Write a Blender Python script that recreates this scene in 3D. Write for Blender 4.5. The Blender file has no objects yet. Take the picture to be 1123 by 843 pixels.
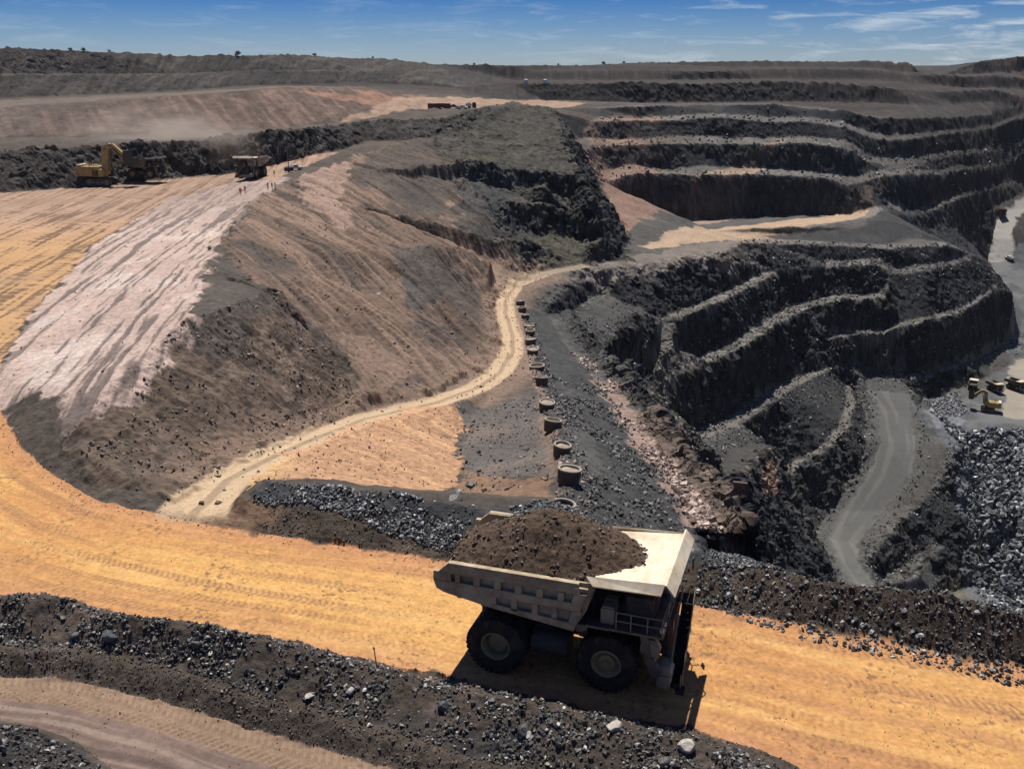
import bpy, bmesh, math, random, time
import numpy as np
from mathutils import Vector, Matrix
from mathutils.geometry import delaunay_2d_cdt
T0 = time.time()
Q = 1.0            # terrain grid coarseness (1 = final)
rng = np.random.default_rng(7)
random.seed(7)
scene = bpy.context.scene
COL = scene.collection

# ------------------------------------------------------------------ camera model
PW, PH, FPX, HCAM, HOR = 1123.0, 843.0, 1050.0, 33.1, 72.0
PITCH = math.atan((PH / 2 - HOR) / FPX)
CP, SP = math.cos(PITCH), math.sin(PITCH)


def ray(px, py):
    a = (px - PW / 2) / FPX
    b = -(py - PH / 2) / FPX
    return np.array([a, CP + b * SP, -SP + b * CP])


def P(px, py, z):
    """world point on the sight line of a photo pixel at height z"""
    d = ray(px, py)
    t = (z - HCAM) / d[2]
    return np.array([d[0] * t, d[1] * t, z])


def D(px, py, dist):
    """world point on the sight line of a photo pixel at forward distance dist"""
    d = ray(px, py)
    t = dist / d[1]
    return np.array([d[0] * t, dist, HCAM + d[2] * t])


def L(*pts):
    return np.array([P(*p) for p in pts])


def LD(*pts):
    return np.array([D(*p) for p in pts])


def off(line, dist, z=None, dz=None):
    """copy of a polyline shifted sideways (positive = to its left, seen from above)"""
    p = line[:, :2]
    t = np.gradient(p, axis=0)
    t /= np.linalg.norm(t, axis=1)[:, None] + 1e-9
    n = np.stack([-t[:, 1], t[:, 0]], 1)
    q = line.copy()
    q[:, :2] += n * dist
    if z is not None:
        q[:, 2] = z
    if dz is not None:
        q[:, 2] += dz
    return q


# ------------------------------------------------------------------ noise
_perm = np.random.default_rng(11).permutation(4096).astype(np.int32)
_ga = np.random.default_rng(12).uniform(0, 2 * np.pi, 4096)
_gx, _gy = np.cos(_ga).astype(np.float32), np.sin(_ga).astype(np.float32)
_g3 = np.random.default_rng(13).normal(size=(4096, 3)).astype(np.float32)
_g3 /= np.linalg.norm(_g3, axis=1)[:, None]
_val = np.random.default_rng(14).uniform(0, 1, 4096).astype(np.float32)


def _h(ix, iy, s):
    return _perm[(_perm[(ix + s * 131) & 4095] + iy) & 4095]


def n2(x, y, s=0):
    x = np.asarray(x, np.float32); y = np.asarray(y, np.float32)
    fx = np.floor(x); fy = np.floor(y)
    ix = fx.astype(np.int32); iy = fy.astype(np.int32)
    x = x - fx; y = y - fy
    u = x * x * x * (x * (x * 6 - 15) + 10); v = y * y * y * (y * (y * 6 - 15) + 10)
    def g(i, j):
        h = _h(ix + i, iy + j, s)
        return _gx[h] * (x - i) + _gy[h] * (y - j)
    a = g(0, 0); b = g(1, 0); c = g(0, 1); d = g(1, 1)
    a = a + u * (b - a); c = c + u * (d - c)
    return (a + v * (c - a)) * 1.5


def n3(x, y, z, s=0):
    x = np.asarray(x, np.float32); y = np.asarray(y, np.float32); z = np.asarray(z, np.float32)
    fx = np.floor(x); fy = np.floor(y); fz = np.floor(z)
    ix = fx.astype(np.int32); iy = fy.astype(np.int32); iz = fz.astype(np.int32)
    x = x - fx; y = y - fy; z = z - fz
    u = x * x * (3 - 2 * x); v = y * y * (3 - 2 * y); w = z * z * (3 - 2 * z)
    def g(i, j, k):
        h = _perm[(_h(ix + i, iy + j, s) + iz + k) & 4095]
        t = _g3[h]
        return t[:, 0] * (x - i) + t[:, 1] * (y - j) + t[:, 2] * (z - k)
    r = []
    for k in (0, 1):
        a = g(0, 0, k); a = a + u * (g(1, 0, k) - a)
        c = g(0, 1, k); c = c + u * (g(1, 1, k) - c)
        r.append(a + v * (c - a))
    return (r[0] + w * (r[1] - r[0])) * 1.5


def fbm(x, y, s=0, o=4, g=0.5):
    t = 0; a = 1.0; n = 0
    for i in range(o):
        t = t + a * n2(x * (2.03 ** i), y * (2.03 ** i), s + i * 7); n += a; a *= g
    return t / n


def ridged(x, y, s=0, o=3):
    t = 0; a = 1.0; n = 0
    for i in range(o):
        t = t + a * (1 - 2 * np.abs(n2(x * (2.1 ** i), y * (2.1 ** i), s + i * 5))); n += a; a *= 0.5
    return t / n


def sstep(a, b, x):
    t = np.clip((x - a) / (b - a), 0, 1)
    return t * t * (3 - 2 * t)


# ------------------------------------------------------------------ terrain break lines
lines = []
BP = []


def bp(a=None, b=None):
    a = lines[-2] if a is None else a; b = lines[-1] if b is None else b
    BP.append(np.concatenate([np.asarray(a), np.asarray(b)[::-1]]))


def W(px, dist, z):
    """point at a forward distance and height, on the bearing of a photo column"""
    return np.array([(px - PW / 2) / FPX * (dist * CP - (z - HCAM) * SP), dist, z])



def add(l):
    lines.append(np.asarray(l, float)); return l


def bench(crest, width, dz=0.0):
    """bench edge plus the foot of the wall behind it (to the left of the line)"""
    add(crest); add(off(crest, width, dz=dz))


# main haul road: far edge and its windrow of rubble
road_far = add(L((-160, 380, 0), (-60, 420, 0), (0, 450, 0), (25, 492, 0), (60, 522, 0), (110, 550, 0), (185, 566, 0), (280, 584, 0),
                 (380, 598, 0), (495, 615, 0), (620, 638, 0), (770, 664, 0), (850, 679, 0), (1000, 708, 0), (1123, 733, 0), (1300, 770, 0)))
near_crest = add(L((-150, 640, 2.2), (0, 652, 2.2), (40, 645, 2.7), (70, 656, 2.2), (95, 682, 1.3), (130, 676, 2.0), (200, 682, 2.2), (280, 697, 2.0),
                   (350, 716, 1.9), (420, 735, 1.6), (480, 752, 1.3), (560, 769, 1.4), (640, 786, 1.5), (700, 800, 1.5),
                   (740, 808, 1.2), (790, 826, 1.2), (840, 850, 1.0), (900, 885, .8), (980, 940, .5)))
road_near = add(off(near_crest, 2.6, z=0))
add(L((-150, 706, .35), (0, 704, .35), (100, 712, .35), (200, 734, .35), (300, 763, .35), (400, 792, .3), (500, 822, .3), (600, 850, .3), (760, 900, .2)))
wind = add(L((-150, 708, .75), (0, 710, .75), (100, 718, .75), (200, 741, .75), (300, 771, .7), (400, 800, .65), (500, 830, .65), (600, 858, .6), (740, 910, .3)))
low_edge = add(off(wind, -1.15, z=-.3))
add(L((-150, 780, -.3), (0, 790, -.3), (40, 797, -.3), (90, 818, -.3), (125, 845, -.3), (160, 900, -.3)))
add(L((-150, 800, 1.1), (0, 812, 1.1), (40, 822, 1.0), (80, 846, .9), (110, 900, .8)))
add(np.array([[-80, 0, 0.], [-40, 25, -.3], [0, 22, -.3], [40, 25, -.2], [90, 30, 0], [140, 35, 0]]))
# far side berm, right of the truck
fb = add(L((772, 603, 1.9), (810, 608, 2.0), (850, 622, 2.0), (890, 634, 2.1), (930, 640, 2.2), (1010, 647, 2.6), (1060, 657, 2.6), (1123, 672, 2.6), (1300, 715, 2.4)))
add(off(fb, 9, dz=-9)); add(off(fb[3:], 38, dz=-46)); add(off(fb[:3], 24, dz=-27))
# far side rubble, left of the truck
lb = add(L((262, 548, .8), (292, 527, 2.0), (340, 532, 2.2), (420, 541, 2.2), (500, 552, 2.0), (560, 562, 1.6), (590, 573, 1.0)))
add(L((330, 525, -1.), (420, 534, -4), (500, 545, -7)))
# small access track
track = add(L((215, 560, 0), (250, 525, -1.2), (300, 499, -3), (350, 478, -5), (400, 459, -7), (480, 440, -10), (525, 424, -12), (548, 408, -14), (562, 385, -16.4), (562, 367, -18),
              (555, 345, -20), (554, 330, -21), (565, 313, -22.6), (600, 299, -24), (645, 291, -25.5), (690, 284, -27)))
add(off(track, 2.2)); add(off(track, -2.2)); add(off(track, 5.0, dz=.5)[1:])
# orange slope and grey basin
add(L((505, 452, -11.2), (500, 480, -10.5), (505, 535, -7.8)))
add(L((588, 438, -11.8), (598, 470, -8.8), (604, 520, -4.8), (606, 545, -2.0)))
add(L((520, 455, -12), (575, 442, -12.3)))
add(L((525, 535, -7.6), (590, 530, -5.4)))
# row of rings: upper rim of the near high wall
ringline = add(L((573, 335, -20.6), (577, 350, -20), (581, 372, -17.6), (588, 400, -14.5), (600, 436, -11), (614, 480, -6), (625, 518, -3), (622, 552, -1), (640, 575, .5)))
strip = add(L((600, 345, -26), (625, 385, -22.5), (655, 420, -18.5), (680, 455, -17), (700, 490, -15), (740, 540, -12), (765, 580, -9)))
add(off(strip, 3.2, dz=-.3))
add(off(strip, 5.5, dz=.8))


def dist_fn(xs, ds): return lambda px, o: float(np.interp(px, xs, ds)) + o


def wall(fn, *pts):
    """polyline on the sight lines (px, py) at the forward distance fn(px) + offset"""
    return add(np.array([D(px, py, fn(px, o)) for px, py, o in pts]))


# platform of the access road and its outer edge
DB = dist_fn([640, 700, 850, 930, 965, 1000, 1054, 1100, 1123, 1220], [432, 440, 440, 446, 452, 468, 516, 576, 610, 715])
DF = dist_fn([840, 905, 970, 1005, 1047, 1085, 1118, 1200], [338, 345, 350, 352, 366, 392, 425, 500])
add(L((578, 320, -23), (620, 303, -25.2), (680, 293, -27.3), (740, 287, -29.3), (790, 280, -31), (806, 270, -32)))
add(LD((745, 262, 350), (780, 253, 385), (860, 249, 400), (940, 243, 416), (968, 235, 436)))
wall(DF, (806, 263, 40), (860, 257, 58), (940, 250, 60), (978, 242, 72), (1000, 262, 62), (1037, 266, 60))
S1 = wall(DF, (812, 266, 36), (840, 267, 37), (905, 269, 37), (972, 272, 37), (1037, 269, 37))
wall(DF, (830, 262, 48), (905, 264, 50), (972, 268, 48), (1037, 266, 48)); bp()
S2 = add(np.concatenate([L((690, 395, -33), (741, 351, -42), (800, 326, -42.5), (853, 300, -43)),
                         np.array([D(px, py, DF(px, 28)) for px, py in ((905, 294), (922, 293), (962, 291), (977, 302), (1015, 297), (1065, 286), (1085, 289))])]))
wall(DF, (905, 286, 33), (962, 284, 33), (980, 294, 33), (1015, 290, 33), (1065, 279, 33))
bp(S2[4:10], lines[-1]); add(off(S2[:4], 5)); bp(S2[:4], lines[-1])
S3 = add(np.concatenate([L((690, 470, -53), (709, 453, -56), (741, 415, -56), (778, 398, -56.5), (816, 380, -55.8), (840, 363, -55.5)),
                         np.array([D(px, py, DF(px, 15)) for px, py in ((885, 338), (922, 328), (972, 326))])]))
add(off(S3, 6)); bp()
S4a = L((745, 500, -70), (779, 479, -73), (816, 463, -75), (853, 438, -76), (865, 428, -75), (890, 414, -75), (910, 405, -75.2), (922, 403, -75)); add(S4a)
add(off(S4a[:6], 6)); bp()
S4b = wall(DF, (907, 374, 5), (930, 369, 5), (952, 366, 5), (970, 368, 5), (987, 359, 5), (1020, 351, 5), (1055, 343, 5), (1092, 318, 5), (1110, 322, 0))
wall(DF, (907, 368, 10), (952, 361, 10), (975, 362, 10), (987, 354, 10), (1020, 346, 10), (1055, 337, 10), (1088, 314, 10)); bp()
S5b = wall(DF, (940, 404, 0), (985, 408, 0), (1005, 411, 0), (1047, 398, 0), (1085, 382, 0), (1118, 364, 0))
wall(DF, (990, 420, -4), (1005, 416, -4), (1047, 404, -4), (1085, 387, -4), (1118, 370, -4)); bp()
add(L((1012, 440, -87.5), (1050, 426, -87), (1085, 412, -86.5), (1130, 385, -85)))
# lower gully path and shelf
path = add(L((806, 625, -45), (808, 600, -50), (806, 560, -58), (812, 525, -66), (830, 505, -73), (850, 490, -78)))
add(off(path, 3.5))
S5 = L((842, 560, -100), (858, 530, -97), (880, 508, -93), (908, 492, -90), (930, 468, -87), (938, 440, -83.5), (932, 420, -80.5)); add(S5); add(off(S5, 3.0)); bp()
# ramp in the pit
ramp = [L((935, 640, -112), (922, 620, -111), (908, 590, -110), (925, 560, -106), (955, 515, -98), (965, 485, -92), (962, 450, -86.5), (950, 428, -82.5), (948, 413, -81)),
        L((960, 640, -112), (943, 620, -111), (940, 595, -110), (968, 560, -106), (1000, 520, -98), (1004, 485, -92), (998, 450, -87), (993, 430, -83.5), (978, 412, -81.5))]
for r_ in ramp: add(r_)
add(off(ramp[0], 4.5, dz=-.5)[:-1])
add(off(ramp[1], -1.6, dz=1.0)[1:-1])
# hidden fall of the ground behind the road's far windrow
add(np.array([W(875, 125, -56), W(950, 122, -57), W(1123, 116, -58), W(1300, 110, -58)]))
add(np.array([W(880, 172, -80), W(960, 170, -82), W(1123, 165, -82), W(1300, 160, -82)]))
add(np.array([W(905, 212, -106), W(960, 215, -112), W(1123, 212, -118), W(1300, 210, -118)]))
# pier at the end of the ramp
pier = L((960, 607, -110), (985, 577, -106.5), (1010, 552, -103), (1032, 530, -99), (1044, 512, -96), (1052, 490, -93))
add(pier)
add(L((962, 634, -116), (985, 621, -115.5), (1005, 606, -114), (1022, 592, -112)))
add(L((985, 640, -116.5), (1008, 632, -116.5), (1022, 612, -115), (1034, 598, -113), (1058, 570, -108)))
add(L((978, 658, -121), (1030, 654, -124), (1066, 644, -124), (1074, 590, -117), (1066, 540, -107), (1060, 505, -99)))
# pit floor and blasted rock
add(L((1020, 438, -88), (1060, 450, -88.5), (1123, 460, -89), (1250, 472, -89)))
add(L((1045, 470, -91), (1123, 478, -90), (1250, 492, -91)))
add(L((1100, 658, -122), (1123, 664, -122), (1300, 664, -122)))
add(L((1085, 560, -102), (1123, 560, -101), (1280, 560, -101)))
add(L((1123, 345, -80), (1250, 340, -80)))
add(L((1105, 318, -76), (1250, 312, -77)))
# far haul road on the right
fr = [LD((1083, 287, 524), (1088, 262, 536), (1092, 245, 548), (1100, 230, 560), (1123, 216, 594), (1180, 206, 655)),
      LD((1112, 287, 516), (1109, 262, 530), (1112, 243, 545), (1130, 228, 582), (1180, 214, 640))]
for r_ in fr: add(r_)
# far walls: foot, benches and rim, each line at its own distance
wall(DB, (700, 243, 0), (745, 243, 0), (850, 238, 0), (930, 236, 0), (960, 226, 0), (975, 234, -6), (1010, 256, -6), (1040, 246, -6), (1075, 237, -5), (1100, 223, -5), (1123, 211, -5), (1220, 198, -5))
T4 = wall(DB, (972, 227, 3), (1000, 239, 3), (1020, 233, 3), (1054, 219, 3), (1090, 209, 3), (1123, 202, 3), (1220, 190, 3))
wall(DB, (975, 221, 11), (1000, 230, 11), (1020, 226, 11), (1054, 212, 11), (1090, 203, 11), (1123, 197, 11), (1220, 185, 11)); bp()
wall(DB, (652, 205, 6), (700, 190, 6), (760, 192, 6), (840, 192, 6), (905, 196, 6), (930, 204, 8), (950, 199, 14), (965, 195, 17), (990, 193, 17), (1030, 194, 17), (1057, 188, 17), (1104, 182, 21), (1220, 170, 23))
wall(DB, (652, 190, 16), (690, 180, 16), (735, 186, 16), (760, 182, 14), (800, 184, 16), (880, 187, 16), (930, 194, 17), (965, 188, 25), (1000, 187, 26), (1030, 188, 26), (1057, 182, 26), (1104, 176, 26), (1220, 164, 26)); bp()
wall(DB, (628, 165, 22), (680, 160, 22), (740, 158, 22), (840, 159, 22), (880, 157, 22), (925, 163, 22), (950, 178, 28), (975, 182, 32), (1019, 178, 32), (1054, 171, 32), (1102, 166, 32), (1220, 154, 32))
wall(DB, (635, 152, 31), (680, 153, 31), (740, 150, 31), (760, 150, 31), (840, 152, 31), (880, 150, 31), (925, 154, 31), (960, 173, 38), (1019, 171, 40), (1054, 165, 40), (1102, 160, 40), (1220, 148, 40)); bp()
wall(DB, (655, 134, 37), (700, 133, 37), (740, 132, 37), (790, 129, 37), (840, 135, 37), (880, 134, 37), (925, 140, 38), (960, 154, 44), (1002, 154, 46), (1044, 148, 46), (1087, 143, 46), (1220, 130, 46))
wall(DB, (655, 129, 45), (700, 130, 45), (740, 128, 45), (790, 125, 45), (840, 129, 45), (880, 129, 45), (925, 134, 46), (960, 148, 53), (1002, 148, 55), (1044, 143, 55), (1087, 138, 55), (1220, 126, 55)); bp()
wall(DB, (612, 119, 52), (660, 119, 51), (740, 116, 51), (800, 115, 51), (850, 115, 51), (890, 120, 51), (925, 122, 52), (960, 130, 59), (1002, 131, 61), (1044, 130, 61), (1087, 126, 61), (1220, 112, 61))
add(LD((628, 150, 428), (650, 195, 398), (668, 230, 368), (690, 262, 345)))
# spur between the plateau and the pit
spur = add(L((606, 123, 12), (618, 150, 6), (640, 195, -4), (655, 225, -11), (672, 255, -18.5), (684, 272, -25)))
add(LD((565, 121, 468), (575, 150, 400), (592, 190, 343), (600, 212, 322)))
for l_, h_ in ((L((556, 224, -8), (600, 231, -12), (633, 238, -15)), -8), (L((522, 180, 1), (560, 188, -2), (600, 193, -3.5), (628, 194, -4)), -7), (L((520, 258, -12.5), (545, 268, -15), (580, 268, -18)), -5)):
    bench(l_, 5); add(off(l_, -3.5, dz=h_))
# ledge below the access road
l_ = L((618, 360, -30.5), (640, 340, -31.5), (668, 324, -33)); add(l_); add(off(l_, 3)); add(off(l_, 5.2, dz=4.6))
l_ = L((655, 395, -29.5), (672, 372, -33), (700, 345, -36)); add(l_); add(off(l_, -3, dz=-7))
# plateau edge and slope behind the track
C2 = add(np.concatenate([L((205, 348, 5.6), (222, 300, 5), (240, 268, 3.6), (275, 228, 2), (318, 196, 1.5)), LD((350, 180, 330), (400, 165, 362), (440, 160, 370), (470, 155, 375), (530, 143, 402), (565, 121, 468))]))
add(L((300, 240, 1.0), (340, 215, 0), (400, 190, 0), (460, 175, 1.5)))
add(L((318, 330, 0), (380, 392, -5.5), (440, 422, -8.0)))
add(L((420, 330, -7.5), (470, 345, -10), (520, 370, -14.5)))
add(L((420, 240, -4), (480, 270, -8.5), (540, 290, -16)))
add(L((440, 290, -5.5), (465, 320, -8)))
# hill in front
C1 = add(L((70, 484, 1.1), (90, 458, 2.6), (110, 435, 3.6), (150, 395, 5), (205, 350, 6), (245, 339, 5.6), (290, 321, 4.0), (305, 327, 2.6)))
add(L((305, 327, 2.6), (335, 357, -.5), (370, 393, -3.8), (402, 432, -6.5)))
add(L((150, 552, .3), (190, 548, 0)))
add(off(road_far[2:6], 2.6, dz=1.3))
# pink ramp
add(L((0, 405, 1.0), (30, 352, .6), (100, 272, .2), (180, 222, 0), (250, 200, 0)))
add(L((30, 430, 1.4), (90, 345, 2.6), (160, 270, 2.0), (240, 220, .8)))
# wall behind the shovel
w1t = add(LD((-160, 220, 249), (0, 211, 266), (90, 205, 279), (180, 197, 297), (260, 189, 318), (330, 174, 346), (390, 160, 372), (402, 155, 380), (440, 155, 383), (482, 151, 390), (512, 146, 402)))
w1c = add(LD((-160, 170, 262), (0, 166, 279), (60, 162, 286), (100, 161, 293), (200, 155, 312), (280, 147, 335), (340, 141, 362), (388, 134, 389), (440, 131, 400), (490, 132, 407), (520, 126, 420), (545, 121, 445)))
ft = add(LD((-160, 155, 340), (0, 152, 345), (100, 150, 350), (200, 147, 362), (300, 141, 388), (370, 135, 412), (420, 127, 440), (470, 120, 466), (530, 118, 490), (600, 117, 505)))
fc = add(LD((-160, 122, 370), (0, 119, 376), (100, 113, 385), (200, 106, 402), (280, 99, 426), (330, 96, 452), (390, 96, 480), (440, 104, 495), (500, 108, 510), (600, 110, 525)))
w3t = add(LD((-160, 108, 500), (0, 108, 505), (100, 104, 515), (200, 100, 530), (280, 94, 550), (400, 91, 590), (500, 96, 600), (600, 100, 610)))
add(LD((-160, 84, 514), (0, 84, 520), (100, 84, 530), (200, 84, 545), (280, 80, 566), (400, 80, 604)))
add(LD((-160, 82, 528), (0, 82, 534), (100, 82, 543), (200, 82, 559), (280, 78, 580), (400, 78, 618)))
w3c = add(LD((-160, 50, 545), (0, 53, 550), (60, 55, 552), (100, 57, 556), (200, 62, 575), (280, 63, 595), (320, 61, 610), (380, 64, 640), (420, 65, 650), (466, 70, 670)))
add(LD((480, 71, 690), (560, 72, 700), (640, 72, 720), (700, 69, 740)))
# far dumps: three lifts, each face at its own distance
add(LD((560, 113, 560), (600, 113, 588), (700, 113, 592), (850, 112, 592), (960, 113, 592), (1000, 115, 588)))
add(LD((560, 92, 596), (640, 93, 600), (700, 91, 600), (760, 94, 599), (850, 90, 602), (920, 92, 601), (985, 98, 597)))
add(LD((560, 88, 690), (700, 88, 690), (850, 87, 700), (960, 88, 700), (1000, 92, 690)))
add(LD((580, 79, 697), (700, 77, 699), (780, 79, 698), (840, 76, 709), (900, 75, 709), (960, 77, 708), (995, 84, 698)))
add(LD((600, 77, 800), (700, 75, 810), (840, 74, 820), (960, 75, 810), (1003, 82, 790)))
add(LD((600, 74, 806), (640, 73, 812), (700, 69, 818), (840, 67, 828), (900, 68, 828), (960, 67, 818), (1000, 70, 800)))
add(LD((1012, 100, 650), (1024, 112, 640), (1036, 116, 630)))
add(LD((1010, 84, 800), (1030, 84, 800), (1048, 88, 780)))
add(LD((1046, 114, 640), (1090, 112, 640), (1220, 104, 690))); add(LD((1052, 101, 646), (1090, 99, 647), (1220, 92, 697)))
add(LD((1056, 98, 700), (1090, 96, 700), (1220, 90, 740))); add(LD((1060, 84, 707), (1090, 83, 708), (1220, 76, 748)))
add(LD((1064, 82, 770), (1100, 80, 780), (1220, 73, 830))); add(LD((1070, 69, 779), (1090, 66, 788), (1123, 62, 795), (1220, 56, 840)))
add(LD((1010, 76, 960), (1030, 75, 960), (1060, 75, 960)))

RX0, RX1, RY0, RY1, CELL = -470.0, 560.0, -40.0, 980.0, 0.5


def farz(x, y):
    r = np.hypot(x, y)
    return 31.0 * sstep(330, 640, r) + 2.5 * fbm(x / 300, y / 300, 91, 3) * sstep(500, 900, r)


bx = np.linspace(RX0 - 5, RX1 + 5, 24); by = np.linspace(RY0 - 5, RY1 + 5, 24)
bpts = [(x, y) for x in bx for y in (by[0], by[-1])] + [(x, y) for y in by[1:-1] for x in (bx[0], bx[-1])]
V2, Z, E = [], [], []
for l in lines:
    # resample long segments so that heights follow the line
    b = len(V2)
    for i, p in enumerate(l):
        V2.append((p[0], p[1])); Z.append(p[2])
        if i: E.append((b + i - 1, b + i))
for p in bpts:
    V2.append(p); Z.append(float(farz(np.array(p[0]), np.array(p[1]))))
segs = [(V2[a], V2[b], Z[a], Z[b]) for a, b in E]
rv, re_, rf, ov, oe, of = delaunay_2d_cdt([Vector(v) for v in V2], E, [], 0, 0.01)
TV = np.array([(v.x, v.y) for v in rv])
TZ = np.zeros(len(TV))
nx = 0
SA = np.array([s[0] for s in segs]); SB = np.array([s[1] for s in segs]); SZ = np.array([s[2:] for s in segs])
for i, o in enumerate(ov):
    if o:
        TZ[i] = Z[o[0]]
    else:
        nx += 1
        d = SB - SA; t = np.clip(((TV[i] - SA) * d).sum(1) / ((d * d).sum(1) + 1e-9), 0, 1)
        q = np.hypot(*(SA + d * t[:, None] - TV[i]).T)
        k = np.argsort(q)[:2]
        TZ[i] = np.mean(SZ[k, 0] + (SZ[k, 1] - SZ[k, 0]) * t[k])
print('TIN', len(TV), 'verts', len(rf), 'tris', nx, 'crossings')
NXR, NYR = int((RX1 - RX0) / CELL) + 1, int((RY1 - RY0) / CELL) + 1
HR = np.zeros((NYR, NXR), np.float32)
for f in rf:
    for k in range(1, len(f) - 1):
        a, b, c = f[0], f[k], f[k + 1]
        A, B, C_ = TV[a], TV[b], TV[c]
        det = (B[0] - A[0]) * (C_[1] - A[1]) - (C_[0] - A[0]) * (B[1] - A[1])
        if abs(det) < 1e-9: continue
        x0 = max(0, int(math.ceil((min(A[0], B[0], C_[0]) - RX0) / CELL))); x1 = min(NXR - 1, int((max(A[0], B[0], C_[0]) - RX0) / CELL))
        y0 = max(0, int(math.ceil((min(A[1], B[1], C_[1]) - RY0) / CELL))); y1 = min(NYR - 1, int((max(A[1], B[1], C_[1]) - RY0) / CELL))
        if x1 < x0 or y1 < y0: continue
        gx = RX0 + CELL * np.arange(x0, x1 + 1)[None, :] - A[0]; gy = RY0 + CELL * np.arange(y0, y1 + 1)[:, None] - A[1]
        u = (gx * (C_[1] - A[1]) - (C_[0] - A[0]) * gy) / det
        v = ((B[0] - A[0]) * gy - gx * (B[1] - A[1])) / det
        m = (u >= -1e-6) & (v >= -1e-6) & (u + v <= 1 + 1e-6)
        h = TZ[a] + u * (TZ[b] - TZ[a]) + v * (TZ[c] - TZ[a])
        sub = HR[y0:y1 + 1, x0:x1 + 1]
        sub[m] = h[m]


def blur(a, r):
    for ax in (0, 1):
        p = np.pad(a, [(r + 1, r) if i == ax else (0, 0) for i in (0, 1)], mode='edge')
        c = np.cumsum(p, axis=ax, dtype=np.float64)
        a = ((c[2 * r + 1:] - c[:-2 * r - 1]) if ax == 0 else (c[:, 2 * r + 1:] - c[:, :-2 * r - 1])) / (2 * r + 1)
    return a.astype(np.float32)


gy_, gx_ = np.gradient(HR, CELL)
SLOPE = np.hypot(gx_, gy_)
STEEP = blur(np.clip((SLOPE - .75) / .8, 0, 1), 8)      # where rock walls stand
del gx_, gy_


def bil(R, x, y):
    u = np.clip((x - RX0) / CELL, 0, NXR - 1.001); v = np.clip((y - RY0) / CELL, 0, NYR - 1.001)
    i = u.astype(np.int32); j = v.astype(np.int32); u = (u - i).astype(np.float32); v = (v - j).astype(np.float32)
    return (R[j, i] * (1 - u) + R[j, i + 1] * u) * (1 - v) + (R[j + 1, i] * (1 - u) + R[j + 1, i + 1] * u) * v


# ------------------------------------------------------------------ terrain grid (finer near the viewpoint)
da = 0.0012 * Q
ang = np.concatenate([np.linspace(-math.pi, -.66, 70, endpoint=False), np.arange(-.66, .66, da), np.linspace(.66, math.pi, 70)])
rad = [2.0]
while rad[-1] < 16000:
    r = rad[-1]
    rad.append(r + (3 if r < 26 else .0022 * Q * r if r < 80 else .0016 * Q * r if r < 620 else .0035 * Q * r if r < 1100 else .06 * r))
rad = np.array(rad)
NR, NA = len(rad), len(ang)
X = (rad[:, None] * np.sin(ang)[None, :]).astype(np.float32).ravel()
Y = (rad[:, None] * np.cos(ang)[None, :]).astype(np.float32).ravel()
print('grid', NR, NA, NR * NA, round(time.time() - T0, 1))
inR = (X > RX0 + 1) & (X < RX1 - 1) & (Y > RY0 + 1) & (Y < RY1 - 1)
st0 = np.where(inR, bil(STEEP, X, Y), 0)


# ---- masks
def inpoly(poly, x, y):
    poly = np.asarray(poly)[:, :2]
    m = np.zeros(len(x), bool)
    k = np.nonzero((x >= poly[:, 0].min()) & (x <= poly[:, 0].max()) & (y >= poly[:, 1].min()) & (y <= poly[:, 1].max()))[0]
    xx, yy = x[k], y[k]; r = np.zeros(len(k), bool)
    for i in range(len(poly)):
        x1, y1 = poly[i]; x2, y2 = poly[i - 1]
        c = ((y1 > yy) != (y2 > yy)) & (xx < (x2 - x1) * (yy - y1) / (y2 - y1 + 1e-12) + x1)
        r ^= c
    m[k] = r
    return m


def mask(poly, jit=1.0, wl=6.0, n=3, seed=0):
    """share of jittered tests that fall inside: an irregular, slightly dissolved edge"""
    poly = np.asarray(poly)[:, :2]
    g = jit * 3 + 2
    k = np.nonzero((X >= poly[:, 0].min() - g) & (X <= poly[:, 0].max() + g) & (Y >= poly[:, 1].min() - g) & (Y <= poly[:, 1].max() + g))[0]
    out = np.zeros(len(X), np.float32)
    x, y = X[k], Y[k]
    acc = 0
    jx = fbm(x / wl, y / wl, 31 + seed, 4, .6) * jit * 2; jy = fbm(x / wl, y / wl, 47 + seed, 4, .6) * jit * 2
    for i in range(n):
        s = .6 + .5 * i
        acc = acc + inpoly(poly, x + jx * s, y + jy * s)
    out[k] = acc / n
    return out


def lin(line):
    """distance along and signed distance across a polyline for every grid point near it"""
    p = np.asarray(line)[:, :2]
    best = np.full(len(X), 1e9, np.float32); s_ = np.zeros(len(X), np.float32)
    acc = 0
    for i in range(len(p) - 1):
        a, b = p[i], p[i + 1]; d = b - a; ln = np.hypot(*d); d = d / ln
        rx, ry = X - a[0], Y - a[1]
        t = rx * d[0] + ry * d[1]; c = -rx * d[1] + ry * d[0]
        lo = -1e9 if i == 0 else 0; hi = 1e9 if i == len(p) - 2 else ln
        tt = np.clip(t, lo, hi)
        q = np.hypot(t - tt, c)
        m = q < np.abs(best)
        best[m] = (q * np.where(c < 0, -1, 1))[m]; s_[m] = (acc + tt)[m]
        acc += ln
    return s_, best


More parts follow.
